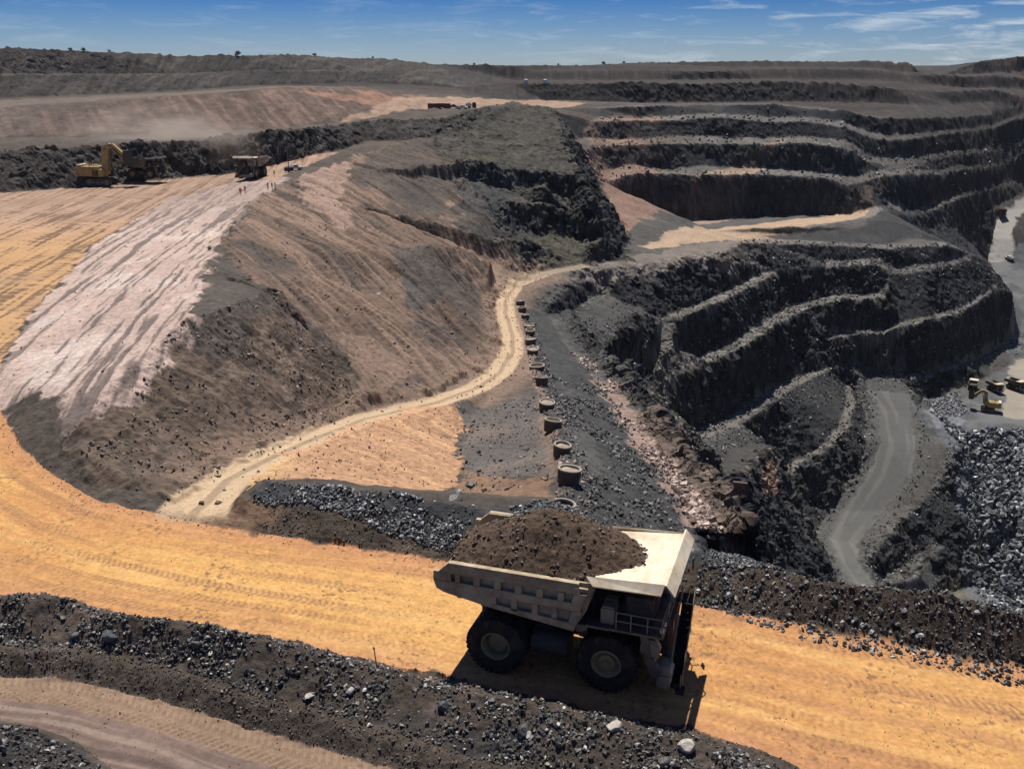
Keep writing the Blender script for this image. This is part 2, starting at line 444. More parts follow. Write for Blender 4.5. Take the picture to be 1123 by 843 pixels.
# ---- domain warp: buttresses and gullies in the walls
amp = np.clip(st0 * 1.6, 0, 1) * .8 * (1 - .85 * sstep(95, 70, np.hypot(X, Y))) * (1 - .45 * sstep(380, 460, np.hypot(X, Y)))
wx = (2.2 * n2(X / 19, Y / 19, 1) + .9 * n2(X / 7.5, Y / 7.5, 2) + .3 * n2(X / 3.2, Y / 3.2, 3)) * amp
wy = (2.2 * n2(X / 19, Y / 19, 4) + .9 * n2(X / 7.5, Y / 7.5, 5) + .3 * n2(X / 3.2, Y / 3.2, 6)) * amp
ZZ = np.where(inR, bil(HR, X + wx, Y + wy), farz(X, Y)).astype(np.float32)
slope = np.where(inR, bil(SLOPE, X + wx, Y + wy), 0).astype(np.float32)
R = np.hypot(X, Y)
print('warped', round(time.time() - T0, 1))
# ------------------------------------------------------------------ surface colours (albedo only)
C = np.zeros((len(X), 3), np.float32)
RG = np.zeros(len(X), np.float32)          # bump strength
LAB = np.zeros(len(X), np.int8)            # which setting object a point belongs to
nbig = fbm(X / 60, Y / 60, 61, 3); nmid = fbm(X / 9, Y / 9, 62, 4, .6); nfin = fbm(X / 1.4, Y / 1.4, 63, 3, .6)


def col(c): return np.array(c, np.float32)


def mix(m, c, var=.0):
    m = np.clip(m, 0, 1)[:, None]
    c = col(c) if not isinstance(c, np.ndarray) or c.ndim == 1 else c
    if var:
        c = c * (1 + var * (nmid * .9 + nfin * .6))[:, None]
    C[:] = C * (1 - m) + c * m


# ground everywhere: grey-brown spoil, darker where rock stands steep
mix(np.ones(len(X)), (.088, .074, .064), .5)
mix(sstep(-.2, .35, nbig + .5 * nmid) * .6, (.125, .098, .082), .3)
pitm = mask(L((560, 300, -22), (700, 200, -15), (640, 150, 0), (700, 118, 13), (900, 110, 13), (1300, 90, 14), (1500, 600, -118), (1300, 715, 0), (1000, 640, 0), (770, 600, 0), (625, 545, 0), (590, 400, -14)), 3, 20)
mix(pitm, (.085, .081, .078), .5)
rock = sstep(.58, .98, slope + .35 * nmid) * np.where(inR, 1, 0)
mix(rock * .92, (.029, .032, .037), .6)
mix(rock * sstep(.1, .5, nmid + .4 * nbig) * pitm * .5, (.075, .062, .055), .3)
bt = pitm * sstep(.62, .28, slope)
mix(bt * .55, (.105, .100, .095), .4)
benchm = np.zeros(len(X), np.float32)
for i_, b_ in enumerate(BP): benchm = np.maximum(benchm, mask(b_, .55, 5, seed=i_))
mix(benchm * .88, (.150, .138, .126), .5)
# pinkish scree and ramps in the far pit
mix(mask(L((615, 160, 0), (690, 150, 0), (735, 150, 0), (700, 166, 0), (655, 180, -5), (640, 175, -5)), 4, 12) * .7, (.26, .175, .14), .4)
mix(mask(L((640, 185, -14), (700, 182, -15), (730, 188, -15), (700, 200, -17), (665, 205, -18), (655, 195, -16)), 3, 12) * .75, (.24, .165, .13), .4)
mix(mask(L((655, 200, -17), (672, 210, -20), (690, 225, -26), (725, 240, -33), (740, 252, -33), (700, 262, -30), (685, 268, -27), (668, 235, -20)), 3, 10) * .8, (.29, .18, .14), .4)
mix(mask(L((700, 215, -27), (735, 213, -27), (770, 232, -33), (720, 236, -33)), 2, 10) * .7, (.12, .105, .085), .3)
mix(mask(L((560, 300, -22), (690, 284, -27), (810, 262, -32), (970, 235, -36), (960, 248, -36), (860, 262, -34), (800, 283, -32), (690, 293, -27), (600, 305, -24)), 1.5, 8), (.19, .165, .145), .2)
mix(mask(L((700, 275, -28), (750, 258, -30), (800, 250, -32), (940, 240, -35.5), (968, 233, -36), (940, 251, -35.8), (860, 259, -34), (800, 264, -32), (740, 276, -29.5)), 1.5, 8), (.40, .29, .205), .25)
mix(mask(L((720, 246, -33), (740, 238, -33), (860, 233, -35), (815, 240, -34), (730, 252, -32)), 1.2, 6) * .8, (.33, .24, .18), .25)
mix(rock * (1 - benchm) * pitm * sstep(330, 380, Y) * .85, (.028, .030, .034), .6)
# far reddish face and plateau
redf = mask(np.concatenate([ft, fc[::-1]]), 5, 25)
mix(redf, (.135, .096, .080), .4)
dn = fbm((X + .6 * Y) / 4.5, Y / 40, 71, 3)
mix(redf * sstep(.0, .35, dn + .3 * nmid) * .65, (.235, .160, .128), .25)
mix(redf * sstep(.0, .35, -dn + .2 * nmid) * .5, (.085, .064, .055), .25)
mix(redf * sstep(40, -60, X + 150 + 30 * nbig) * .5, (.13, .115, .105), .2)
mix(mask(LD((300, 99, 430), (390, 96, 470), (470, 112, 490), (470, 119, 475), (400, 122, 450), (330, 110, 440)), 6, 25) * .8, (.30, .175, .125), .45)
mix(mask(LD((-160, 116, 372), (0, 112, 390), (200, 102, 420), (280, 97, 430), (380, 94, 480), (380, 92, 520), (200, 98, 480), (0, 108, 470), (-160, 110, 460)), 8, 25) * .6, (.19, .15, .125), .3)
mix(mask(LD((365, 137, 405), (420, 127, 440), (470, 120, 470), (530, 119, 485), (612, 119, 490), (650, 117, 510), (600, 113, 520), (500, 116, 510), (440, 120, 480), (390, 130, 430)), 3, 15) * .9, (.36, .25, .185), .25)
farb = sstep(520, 600, R)
fl = n2(ZZ / 2.2, X / 120 + Y / 90, 73)
mix(farb * .92, (.048, .043, .042), .5)
rl_ = n2(X / 3.5, Y / 70, 74) + .6 * n2(X / 9, Y / 90, 75)
mix(farb * sstep(.1, .6, rl_) * sstep(.1, .3, slope) * .6, (.085, .074, .068), .2)
mix(farb * sstep(.2, .08, slope) * .6, (.066, .055, .048), .5)
mix(farb * sstep(.7, 1.2, slope) * .8, (.030, .028, .029), .5)
mix(farb * sstep(.0, .5, fl) * .5, (.034, .031, .032), .2)
mix(farb * sstep(.2, .6, nbig) * sstep(200, 330, X) * .5, (.17, .105, .085), .2)
w3m = mask(np.concatenate([w3t, w3c[::-1]]), 6, 30)
mix(w3m * .9, (.068, .061, .057), .5)
wd = n2((X - .5 * Y) / 5, (X * .5 + Y) / 60, 76)
mix(w3m * sstep(.05, .4, wd) * .6, (.12, .105, .094), .2)
mix(w3m * sstep(.1, .4, nbig + .5 * nmid) * .6, (.036, .034, .034), .4)
w1m = mask(np.concatenate([w1t, w1c[::-1]]), 2, 9)
mix(w1m, (.060, .054, .050), .5)
# spur: dark rock with a green-grey tint on its scree
spm = mask(L((470, 152, 6), (560, 120, 12), (610, 122, 12), (640, 195, -4), (672, 255, -18), (690, 280, -26), (600, 296, -23), (560, 300, -22), (540, 240, -12), (500, 200, -3)), 4, 16)
mix(spm * .85, (.070, .067, .059), .5)
mix(spm * sstep(.1, .45, nmid + .6 * n2(X / 30, Y / 30, 77)) * .6 * sstep(430, 330, Y), (.112, .101, .070), .3)
mix(spm * sstep(.6, .95, slope + .3 * nmid) * .9, (.042, .043, .045), .4)
# long slope under the plateau edge, streaked along its fall line
sl = mask(L((318, 197, 1.5), (400, 165, 4), (470, 152, 6), (500, 190, -2), (545, 250, -13), (585, 300, -23), (552, 318, -22), (540, 340, -20), (547, 376, -17), (538, 400, -14), (470, 434, -10), (415, 446, -8),
                (380, 395, -4), (335, 357, 0), (300, 325, 3), (240, 300, 5), (240, 268, 4), (275, 228, 2)), 2.5, 12)
a_, b_ = P(310, 235, .8)[:2], P(520, 395, -14)[:2]
fd = (b_ - a_) / np.linalg.norm(b_ - a_)
U, Vc = X * fd[0] + Y * fd[1], -X * fd[1] + Y * fd[0]
Vw = Vc + 2.0 * n2(X / 25, Y / 25, 80)
st1 = fbm(U / 55, Vw / 2.2, 81, 3, .6); st2 = n2(U / 22, Vw / .8, 82); st3 = n2(U / 60, Vw / 9, 83)
streak = .6 * st1 + .35 * st2 + .5 * st3
mix(sl, (.168, .118, .093), .28)
mix(sl * sstep(-.05, .35, streak) * .85, (.285, .196, .148), .2)
mix(sl * sstep(-.05, -.4, streak + .2 * nfin) * .8, (.075, .064, .056), .3)
gl0 = 1 - 2 * np.abs(n2(U / 75, Vw / 6.5, 165) + .35 * n2(U / 20, Vw / 2.5, 166))
mix(sl * sstep(-.1, -.5, gl0) * .55, (.115, .085, .07), .3)
mix(sl * sstep(.16, .42, n2(X / 22, Y / 22, 84) + .4 * nmid) * .8, (.080, .070, .064), .5)
mix(sl * sstep(225, 300, Y + 14 * nmid) * sstep(.0, .3, nmid + nbig) * .6, (.105, .096, .066), .4)
mix(sl * mask(L((330, 180, 1), (385, 185, 0), (372, 225, -2), (395, 260, -5), (370, 262, -4), (330, 230, -1)), 2, 8) * .8, (.36, .25, .20), .35)
mix(mask(L((365, 375, -3), (385, 365, -4.5), (460, 400, -9.5), (440, 430, -9), (420, 440, -8), (400, 425, -6)), 1.5, 6) * .9, (.25, .175, .135), .1)
mix(mask(L((430, 268, -5), (475, 275, -8), (480, 340, -11), (450, 345, -9), (438, 300, -6)), 2, 8) * .8, (.085, .08, .078), .6)
mix(mask(L((500, 195, -3), (560, 210, -10), (580, 260, -17), (545, 262, -14), (500, 240, -8)), 3, 9) * .8, (.062, .062, .064), .6)
mix(mask(L((400, 166, 4), (470, 152, 6), (520, 165, 2), (480, 215, -2), (430, 200, -1), (390, 205, -1)), 2, 8) * .7, (.082, .074, .068), .6)
# hill in front
hl = mask(np.concatenate([C1, L((335, 357, 0), (370, 393, -3.5), (402, 432, -6.3), (395, 446, -7.2), (340, 472, -5.2), (290, 494, -3), (225, 528, -.8), (195, 548, 0), (130, 540, .4), (70, 515, .5))]), .8, 6)
mix(hl, (.138, .103, .081), .45)
mix(hl * sstep(.08, .4, n2(X / 9, Y / 9, 86) + .4 * nmid) * .6, (.19, .138, .105), .3)
mix(hl * sstep(.1, .5, n2(U / 6, Vc / 1.5, 87) + .3 * nfin) * .5, (.07, .06, .052), .3)
hd = mask(L((205, 349, 7.5), (222, 300, 6), (240, 268, 4), (290, 300, 5), (305, 327, 4), (245, 339, 8)), 1.2, 6)
mix(hd, (.10, .086, .075), .4)
mix(mask(L((310, 440, -3.5), (345, 425, -3), (360, 450, -5.2), (330, 470, -5)), .8, 3) * .9, (.05, .042, .036), .3)
# pinkish dozed ramp with furrows
pk = mask(L((-40, 425, 1.0), (0, 402, 1.0), (30, 350, .6), (100, 270, .2), (180, 220, 0), (262, 197, 0), (318, 194, 1.5), (276, 228, 2), (240, 266, 4), (220, 300, 6), (204, 347, 7.4), (150, 393, 6.4), (110, 433, 4.4),
                (85, 470, 2.4), (72, 484, 1.3), (58, 470, 1.5), (62, 440, 2), (40, 438, 1.6), (0, 470, 1)), 1.3, 5)
a_, b_ = P(285, 215, .8)[:2], P(55, 430, 2)[:2]
pd = (b_ - a_) / np.linalg.norm(b_ - a_)
pu, pv = X * pd[0] + Y * pd[1], -X * pd[1] + Y * pd[0]
pvw = pv + .45 * n2(X / 22, Y / 22, 90) + .22 * n2(X / 3, Y / 3, 92)
fur = .75 * n2(pvw / 1.6, pu / 48, 93) + .5 * n2(pvw / .65, pu / 9, 94) + .4 * n2(pvw / 4.5, pu / 90, 95)
side = sstep(-4, 8, (pv - (-a_[0] * pd[1] + a_[1] * pd[0])) * 1.0)       # greyer towards the road
mix(pk, (.50, .375, .325), .28)
mix(pk * sstep(.2, .6, n2(X / 11, Y / 11, 96) + .3 * nmid) * .7, (.60, .50, .45), .1)
mix(pk * sstep(-.08, .2, fur + .18 * nfin - .10 + .16 * side) * .9, (.160, .128, .115), .4)
mix(pk * sstep(190, 250, Y + 15 * nmid) * .6, (.27, .205, .18), .3)
mix(mask(L((0, 440, 1), (45, 432, 1.6), (58, 455, 1.6), (70, 490, 1.2), (125, 540, .3), (60, 515, .6), (18, 480, .8)), .5, 3), (.085, .070, .058), .5)
mix(mask(L((55, 440, 1.8), (62, 440, 1.8), (66, 462, 1.8), (72, 486, 1.2), (50, 470, 1.5)), .3, 2) * .8, (.085, .070, .058), .5)
# orange plateau
op = mask(np.concatenate([L((-160, 220, 0), (0, 212, 0), (90, 206, 0), (180, 198, 0), (260, 190, 0), (330, 175, 1.2), (372, 167, 3), (340, 180, 1.5), (300, 200, .5), (262, 199, 0), (180, 221, 0), (100, 271, 0), (30, 351, .4), (0, 404, .8), (-60, 425, .5), (-160, 400, 0))]), .8, 6)
op = op * sstep(.75, .4, slope)
mix(op, (.46, .275, .14), .22)
mix(op * sstep(170, 235, Y + 12 * nmid), (.40, .265, .19), .25)
rut = .6 * n2(pvw / .9, pu / 22, 97) + .4 * n2(pvw / 3.0, pu / 45, 98) + .35 * n2((X * .35 + Y) / .9, (X - .35 * Y) / 30, 99)
mix(op * sstep(-.02, .26, rut) * .85, (.135, .088, .060), .3)
mix(op * sstep(205, 262, Y + 14 * nmid) * sstep(-.3, .3, nmid) * .6, (.24, .17, .135), .25)
mix(op * sstep(.15, .5, n2(X / 16, Y / 16, 100) + .3 * nmid) * .45, (.28, .19, .13), .2)
# main haul road
rdc = np.concatenate([off(road_far, -6.5)])
rs, rt = lin(rdc)
rd = mask(np.concatenate([road_far, road_near[::-1]]), .14, 2.0)
rtw = rt + .8 * n2(X / 10, Y / 10, 101)
rstreak = .5 * n2(rtw / .8, rs / 18, 102) + .5 * n2(rtw / 2.4, rs / 40, 103) + .3 * n2(rtw / .3, rs / 8, 104)
mix(rd, (.48, .245, .095), .10)
big = sstep(-.35, .35, n2(X / 22, Y / 22, 108) + .4 * n2(rtw / 5, rs / 60, 109))
mix(rd * big * sstep(6.5, 2, np.abs(rt + .5)) * .8, (.57, .322, .113), .06)
mix(rd * sstep(-.02, .5, rstreak + .15 * nmid) * .55, (.60, .37, .15), .05)
mix(rd * sstep(.0, .45, -rstreak + .15 * nmid) * .65, (.40, .205, .098), .08)
mix(rd * sstep(3.4, 7.0, np.abs(rt) + 1.2 * nmid) * .8, (.41, .205, .108), .14)
for o_, w_, sd_ in ((-4.4, .55, 1), (-1.1, .5, 2), (1.2, .55, 3), (4.3, .6, 4), (-2.6, .4, 5)):
    tr_ = sstep(w_, w_ * .6, np.abs(rt - o_ + .9 * n2(rs / 30, rs * 0 + sd_, 170))) * sstep(-.25, .25, n2(rs / 24, rs * 0 + sd_ * 3, 171))
    lugm = sstep(.1, -.5, np.sin((rs + .6 * np.abs(rt - o_)) * 2 * np.pi / .46))
    mix(rd * tr_ * (.32 + .6 * lugm), (.33, .17, .085), .12)
spk = n2(X / .45, Y / .45, 106) + .5 * n2(X / .2, Y / .2, 107)
mix(rd * sstep(.75, .95, spk + .75 * n2(X / 4.5, Y / 4.5, 105)) * .8, (.20, .11, .06), .2)
crk = np.abs(n2(X / 3.6 + .6 * n2(X / .9, Y / .9, 115), Y / 2.4 + .5 * n2(X / .7, Y / .7, 118), 116))
mix(rd * sstep(.040, .010, crk) * sstep(-.15, .15, n2(X / 9, Y / 9, 117) + .2 * sstep(5, 20, X)) * .55, (.22, .11, .055), .1)
C *= (1 + rd * .16 * n2(X / .24, Y / .24, 119) + rd * .10 * n2(X / 1.1, Y / 1.1, 120))[:, None]
mix(rd * sstep(-4, -16, X + 30 + 6 * nmid) * sstep(-1, -6, rt) * .5, (.40, .25, .165), .2)
# windrows beside the road
bm = mask(np.concatenate([road_near, low_edge[::-1]]), .5, 2.0)
mix(bm, (.080, .064, .053), .45)
bt2 = mask(np.concatenate([off(near_crest, -1.5), off(wind, 1.0)[::-1]]), .8, 3)
bpatch = sstep(-.12, .12, n2(X / 7, Y / 7, 110) + .3 * nmid + .1)
mix(bt2 * bpatch * .8, (.050, .050, .052), .5)
mix(bm * sstep(.15, .45, n2(X / 6, Y / 6, 111) + .3 * nmid) * .5, (.13, .10, .085), .3)
lr = mask(np.concatenate([low_edge, L((700, 1000, 0), (120, 1000, 0), (125, 845, -.3), (90, 818, -.3), (40, 797, -.3), (0, 790, -.3), (-150, 780, -.3))]), .08, 1.5)
ls, lt = lin(low_edge)
mix(lr, (.175, .124, .105), .35)
ltw = lt + .25 * n2(X / 4, Y / 4, 112)
mix(lr * sstep(.0, .35, .6 * n2(ltw / .35, ls / 14, 113) + .5 * n2(ltw / 1.1, ls / 22, 114)) * .75, (.095, .070, .060), .3)
mix(lr * sstep(.05, .4, -.6 * n2(ltw / .35, ls / 14, 113) - .4 * n2(ltw / .9, ls / 18, 121)) * .6, (.30, .22, .185), .2)
mix(lr * sstep(-2.2, -1.9, lt) * .9, (.265, .182, .125), .2)
mix(lr * sstep(-2.1, -1.9, lt) * sstep(.0, -.6, np.sin((ls + .5 * np.abs(lt + 1.15)) * 2 * np.pi / .44)) * .4, (.18, .115, .085), .2)
mix(mask(L((-150, 785, 0), (0, 792, 0), (40, 799, 0), (90, 820, 0), (122, 850, 0), (100, 1000, 0), (-150, 1000, 0)), .5, 2), (.055, .052, .05), .5)
# rubble berm across the road
rb = mask(np.concatenate([L((262, 552, .8), (292, 525, 2.0), (340, 530, 2.2), (420, 539, 2.2), (500, 550, 2.0), (560, 560, 1.6), (605, 545, -1), (640, 560, 0), (700, 590, 0), (770, 598, 1.5)), fb[1:], off(road_far, 1.2)[::-1][:9]]), .8, 3)
mix(rb, (.058, .060, .064), .5)
bb = mask(np.concatenate([off(road_far, .0)[6:], off(road_far, 2.9)[6:][::-1]]), .7, 2.5)
mix(bb, (.072, .056, .044), .5)
mix(bb * sstep(0, -20, X) * sstep(.0, .3, nmid) * .8, (.19, .12, .08), .3)
mix(mask(L((560, 562, 1), (640, 540, -1), (765, 580, -6), (772, 600, 1)), 1, 4) * .85, (.075, .073, .072), .5)
# track side: pinkish verge, then the track itself with two pale wheel lanes
ts, tt = lin(track)
tnear = (np.abs(tt) < 30)
verge = sstep(7.5, 4.0, np.abs(tt) + 1.6 * nmid) * (ts > 6) * (ts < 215)
mix(verge * .8, (.245, .17, .13), .2)
trm = sstep(2.5, 1.8, np.abs(tt) + .35 * nmid - .8 * sstep(6, 0, ts)) * sstep(-2.2, .6, ts + 1.6 * nmid) * (ts < 235)
mix(trm, (.47, .345, .225), .15)
mix(trm * sstep(.55, .25, np.abs(tt + .25 * n2(ts / 12, ts * 0, 120))) * .75, (.26, .185, .125), .2)
mix(trm * sstep(170, 225, ts) * .75, (.22, .185, .155), .15)
# orange slope, grey basin
og = mask(L((268, 545, -.5), (300, 505, -2.5), (330, 490, -4), (400, 466, -7), (455, 452, -9.5), (505, 448, -11), (500, 480, -10.5), (503, 535, -7.8), (495, 545, -7), (420, 536, -4), (330, 527, -1)), 1.5, 4)
mix(og, (.47, .275, .165), .15)
osx = .6 * n2((X * .9 - Y * .5) / 25, (X * .5 + Y * .9) / 1.3, 121) + .4 * nfin
mix(og * sstep(.05, .4, osx) * .6, (.62, .39, .21), .1)
mix(og * sstep(.1, .5, -osx) * .5, (.31, .185, .125), .1)
mix(og * sstep(2.5, -4, Y - 88 + 3 * nmid) * sstep(-26, -23.5, -X - 45) * .5, (.60, .40, .20), .1)
gb = mask(L((505, 446, -11.5), (588, 432, -11.9), (600, 475, -8), (604, 520, -4.5), (560, 515, -6), (505, 520, -8.5)), 1.5, 4)
mix(gb, (.125, .112, .105), .3)
mix(gb * sstep(.05, .35, nmid) * .4, (.20, .15, .12), .2)
mix(mask(L((505, 512, -8.5), (560, 520, -6), (604, 518, -4.5), (606, 545, -2), (560, 552, -2), (505, 540, -7)), .8, 5) * .8, (.24, .15, .10), .35)
mix(mask(L((588, 432, -11.8), (560, 320, -21), (575, 335, -20.5), (600, 436, -11), (622, 520, -3), (604, 520, -4.5)), .8, 4) * .65, (.25, .17, .13), .3)
# high wall right of the rings, pale boulder strip, gully
hw = mask(np.concatenate([ringline, strip[::-1]]), 1.0, 5)
mix(hw, (.066, .066, .066), .5)
mix(mask(L((605, 445, -14), (630, 440, -17), (665, 520, -9), (640, 540, -3), (622, 500, -4.5)), 1, 4) * .5, (.12, .118, .112), .4)
sp = mask(np.concatenate([off(strip, 3.0), off(strip, -1.0)[::-1]])[2:-2], 1.2, 4)
mix(sp * .85, (.30, .215, .18), .5)
mix(mask(np.concatenate([off(strip, 6)[3:], off(strip, 2.5)[3:][::-1]]), 1, 4) * .6, (.17, .12, .095), .3)
mix(mask(L((700, 470, -48), (720, 440, -50), (780, 410, -53), (800, 420, -56), (760, 470, -56), (790, 520, -53), (800, 620, -42), (770, 600, -20)), 3, 9) * .7, (.098, .086, .076), .4)
mix(mask(np.concatenate([path, off(path, 3.0)[::-1]]), .8, 4) * .8, (.155, .13, .112), .2)
mix(mask(L((830, 480, -63), (848, 462, -66), (860, 475, -67), (845, 500, -64)), 1.5, 5) * .8, (.30, .19, .15), .4)
mix(mask(L((735, 510, -66), (779, 484, -72), (816, 468, -75), (853, 445, -76), (870, 470, -80), (850, 488, -79), (812, 520, -67), (803, 560, -58), (775, 540, -55)), 2, 6) * .8, (.052, .050, .050), .6)
mix(mask(L((842, 575, -100), (858, 533, -97), (880, 511, -93), (908, 495, -90), (932, 470, -87), (950, 450, -86), (960, 490, -92), (950, 515, -98), (922, 560, -106), (905, 592, -110), (915, 625, -111), (850, 620, -104)), 1.5, 5) * .8, (.058, .057, .058), .5)
mix(mask(L((600, 345, -27), (640, 330, -29), (690, 318, -32), (720, 345, -38), (690, 395, -33), (650, 405, -24), (625, 385, -24)), 2, 6) * .7, (.060, .059, .058), .5)
mix(mask(L((850, 470, -79), (868, 462, -79), (858, 492, -82), (846, 500, -80)), 1.5, 5) * .75, (.27, .18, .145), .4)
mix(mask(L((945, 256, -36), (972, 243, -36.5), (1000, 240, -40), (1050, 250, -48), (1085, 270, -56), (1085, 288, -54), (1037, 267, -40), (1000, 263, -40)), 1.5, 7) * .85, (.048, .050, .054), .6)
mix(mask(L((812, 263, -33), (860, 258, -34), (940, 252, -33), (978, 246, -36), (1000, 264, -40), (972, 267, -37), (905, 264, -35), (835, 262, -34)), 1.0, 6) * .85, (.050, .050, .052), .6)
# pit ramp, floor, far road, pier
rmp = mask(np.concatenate([ramp[0][:-1], ramp[1][:-1][::-1]]), .8, 5)
mix(rmp, (.115, .114, .112), .15)
r2s, r2t = lin(ramp[0])
mix(rmp * sstep(.05, .4, n2(r2t / 2.2, r2s / 40, 130) + .3 * nmid) * .6, (.165, .160, .152), .1)
rsh = mask(np.concatenate([off(ramp[0], 5), off(ramp[1], -5)[::-1]]), 1.2, 5)
mix((rsh - rmp).clip(0, 1) * .7, (.10, .098, .095), .4)
pf = mask(L((985, 424, -82), (1010, 440, -83), (1050, 424, -82), (1085, 412, -81.5), (1110, 385, -80), (1100, 330, -73.5), (1085, 290, -71), (1300, 280, -72), (1300, 470, -86), (1040, 470, -88), (1010, 450, -84)), 2, 10)
mix(pf, (.098, .101, .106), .3)
mix(pf * sstep(.1, .4, nmid + nbig) * .5, (.16, .162, .165), .2)
mix(mask(L((1106, 400, -86), (1200, 370, -84), (1250, 468, -89), (1100, 456, -88.5)), 2, 10) * .75, (.33, .285, .23), .15)
bl = mask(L((1012, 445, -84), (1055, 440, -84), (1065, 455, -85), (1100, 465, -86), (1300, 475, -87), (1300, 700, -118), (1070, 660, -118), (1062, 575, -104), (1050, 495, -91)), 2, 8)
mix(bl, (.115, .120, .130), .4)
mix(mask(L((1015, 440, -84), (1050, 434, -83.5), (1060, 452, -85), (1030, 458, -85.5)), 1.5, 5) * .8, (.19, .195, .21), .4)
frm = mask(np.concatenate([fr[0], fr[1][::-1]]), 1.5, 10)
mix(frm, (.30, .285, .265), .12)
gs = mask(L((958, 640, -109), (985, 622, -109), (1005, 606, -109), (1022, 592, -108), (1032, 600, -108.5), (1008, 632, -109.5), (985, 645, -109.5)), .8, 4)
mix(gs, (.15, .148, .142), .1)
mix(mask(L((1030, 610, -110), (1062, 590, -108), (1066, 640, -118), (1040, 645, -119)), 2, 6) * .6, (.17, .155, .115), .3)
C *= (1 + .10 * n2(X / .6, Y / .6, 140) * sstep(250, 60, R))[:, None]
np.clip(C, .012, .8, out=C)
smooth = np.clip(np.maximum.reduce([rd, trm, rmp * 1.0, frm, lr * .8, gs, op * .75, pf * .6, gb * .7, pk * .5]), 0, 1)
LAB[rd > .5] = 1; LAB[trm > .5] = 2; LAB[rmp > .5] = 3; LAB[frm > .5] = 4; LAB[lr > .5] = 5; LAB[op > .5] = 6; LAB[pf > .5] = 7
print('coloured', round(time.time() - T0, 1))

# ------------------------------------------------------------------ relief detail
gr = 1 - smooth
near = sstep(180, 60, R)
ZZ += gr * (.55 * fbm(X / 8, Y / 8, 150, 3) + .22 * nfin * sstep(500, 100, R)) * np.where(inR, 1, 0)
ZZ += gr * sstep(380, 600, R) * np.clip(slope * 2.2, 0, 1) * 2.2 * ridged(X / 6.5, Y / 60, 151, 2) * .55
ZZ += w3m * .8 * ridged(X / 4.5, Y / 40, 152, 2) + redf * .7 * ridged(X / 9, Y / 30, 153, 2) + w1m * 1.0 * ridged(X / 4.5, Y / 9, 154, 3)
gul = 1 - 2 * np.abs(n2(U / 75, Vw / 6.5, 165) + .35 * n2(U / 20, Vw / 2.5, 166))
ZZ += sl * (1.0 * gul + .85 * st1 + .32 * st2 + .25 * ridged(X / 5, Y / 5, 163, 3)) + pk * (-.22 * fur) + op * (-.10 * rut) + hl * (.5 * ridged(X / 3.5, Y / 3.5, 155, 3) + .16 * n2(X / .8, Y / .8, 156))
ZZ += rd * (.035 * rstreak + .02 * nfin) + (bm + rb + bb).clip(0, 1) * (.28 * fbm(X / 1.6, Y / 1.6, 157, 4, .6) + .10 * ridged(X / .55, Y / .55, 158, 2))
ZZ += spm * (1.3 * ridged(X / 13, Y / 13, 161, 3) + .5 * ridged(X / 4, Y / 4, 162, 2)) * (1 - np.clip(trm, 0, 1))
ZZ += bl * (1.0 * ridged(X / 7, Y / 7, 159, 3)) - trm * .12 * sstep(.9, .5, np.abs(np.abs(tt) - 1.05))
# lug prints left by tyres on the lower track
lug = sstep(-2.1, -1.9, lt) * sstep(-.5, -.75, lt) * lr
ZZ += lug * .055 * np.sign(np.sin((ls + .5 * np.abs(lt + 1.15)) * 2 * np.pi / .44)) * sstep(.1, .25, np.abs(lt + 1.15))
lug2 = sstep(.5, .3, np.abs(rt + 2.6)) * rd * sstep(-.2, .2, n2(rs / 9, rs * 0 + 3, 160))
ZZ += lug2 * .03 * np.sin(rs * 2 * np.pi / .5)
P3 = np.stack([X, Y, ZZ], 1).reshape(NR, NA, 3)


def gridnormals(p):
    dr = np.gradient(p, axis=0); dt = np.gradient(p, axis=1)
    n = np.cross(dt, dr)
    n /= np.linalg.norm(n, axis=2)[..., None] + 1e-9
    n[n[..., 2] < 0] *= -1
    return n


Nn = gridnormals(P3).reshape(-1, 3)
rough_ = np.clip(amp + .10 * w3m + .22 * w1m + .14 * spm * (1 - np.clip(trm, 0, 1)) + .05 * redf, 0, 1)
k = np.nonzero((rough_ > .03) & (R < 1000))[0]
x, y, z = X[k], Y[k], ZZ[k]


def blocks(x, y, z, sz, seed, flat=.7):
    """fractured rock: a constant offset per irregular block"""
    ca, sa = math.cos(seed * 1.7), math.sin(seed * 1.7)
    wv = .45 * n3(x / sz * .8, y / sz * .8, z / sz * .8, seed + 20)
    w = z / (sz * flat) + wv
    iz = np.floor(w).astype(np.int32)
    u = (x * ca + y * sa) / sz + wv + _val[(iz * 37 + seed) & 4095]; v = (y * ca - x * sa) / sz + .6 * wv + _val[(iz * 53 + seed) & 4095]
    h = _perm[(_h(np.floor(u).astype(np.int32), np.floor(v).astype(np.int32), seed) + iz) & 4095]
    return _val[h] * 2 - 1


dsp = .9 * n3(x / 7, y / 7, z / 9, 1) + .95 * blocks(x, y, z, 4.6, 3) + .55 * blocks(x, y, z, 2.1, 4) + .28 * blocks(x, y, z, 1.0, 5, 1.0) + .35 * (1 - 2.2 * np.abs(n3(x / 2.2, y / 2.2, z / 3.5, 3)))
P3 = P3.reshape(-1, 3)
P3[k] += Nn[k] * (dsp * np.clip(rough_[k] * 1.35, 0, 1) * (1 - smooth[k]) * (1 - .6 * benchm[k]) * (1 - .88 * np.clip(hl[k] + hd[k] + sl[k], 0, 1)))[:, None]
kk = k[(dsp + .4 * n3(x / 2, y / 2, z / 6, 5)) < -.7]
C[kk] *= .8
bc = blocks(x, y, z, 2.6, 9); vs_ = n3(x / 1.7, y / 1.7, z / 10, 11) + .6 * n3(x / 5, y / 5, z / 16, 12)
C[k] *= np.clip(1 + (.5 * bc + .65 * vs_) * np.clip(rough_[k] * 2, 0, 1), .35, 2.4)[:, None]  # lit ledges on the walls put into the colour as lighter patches and streaks
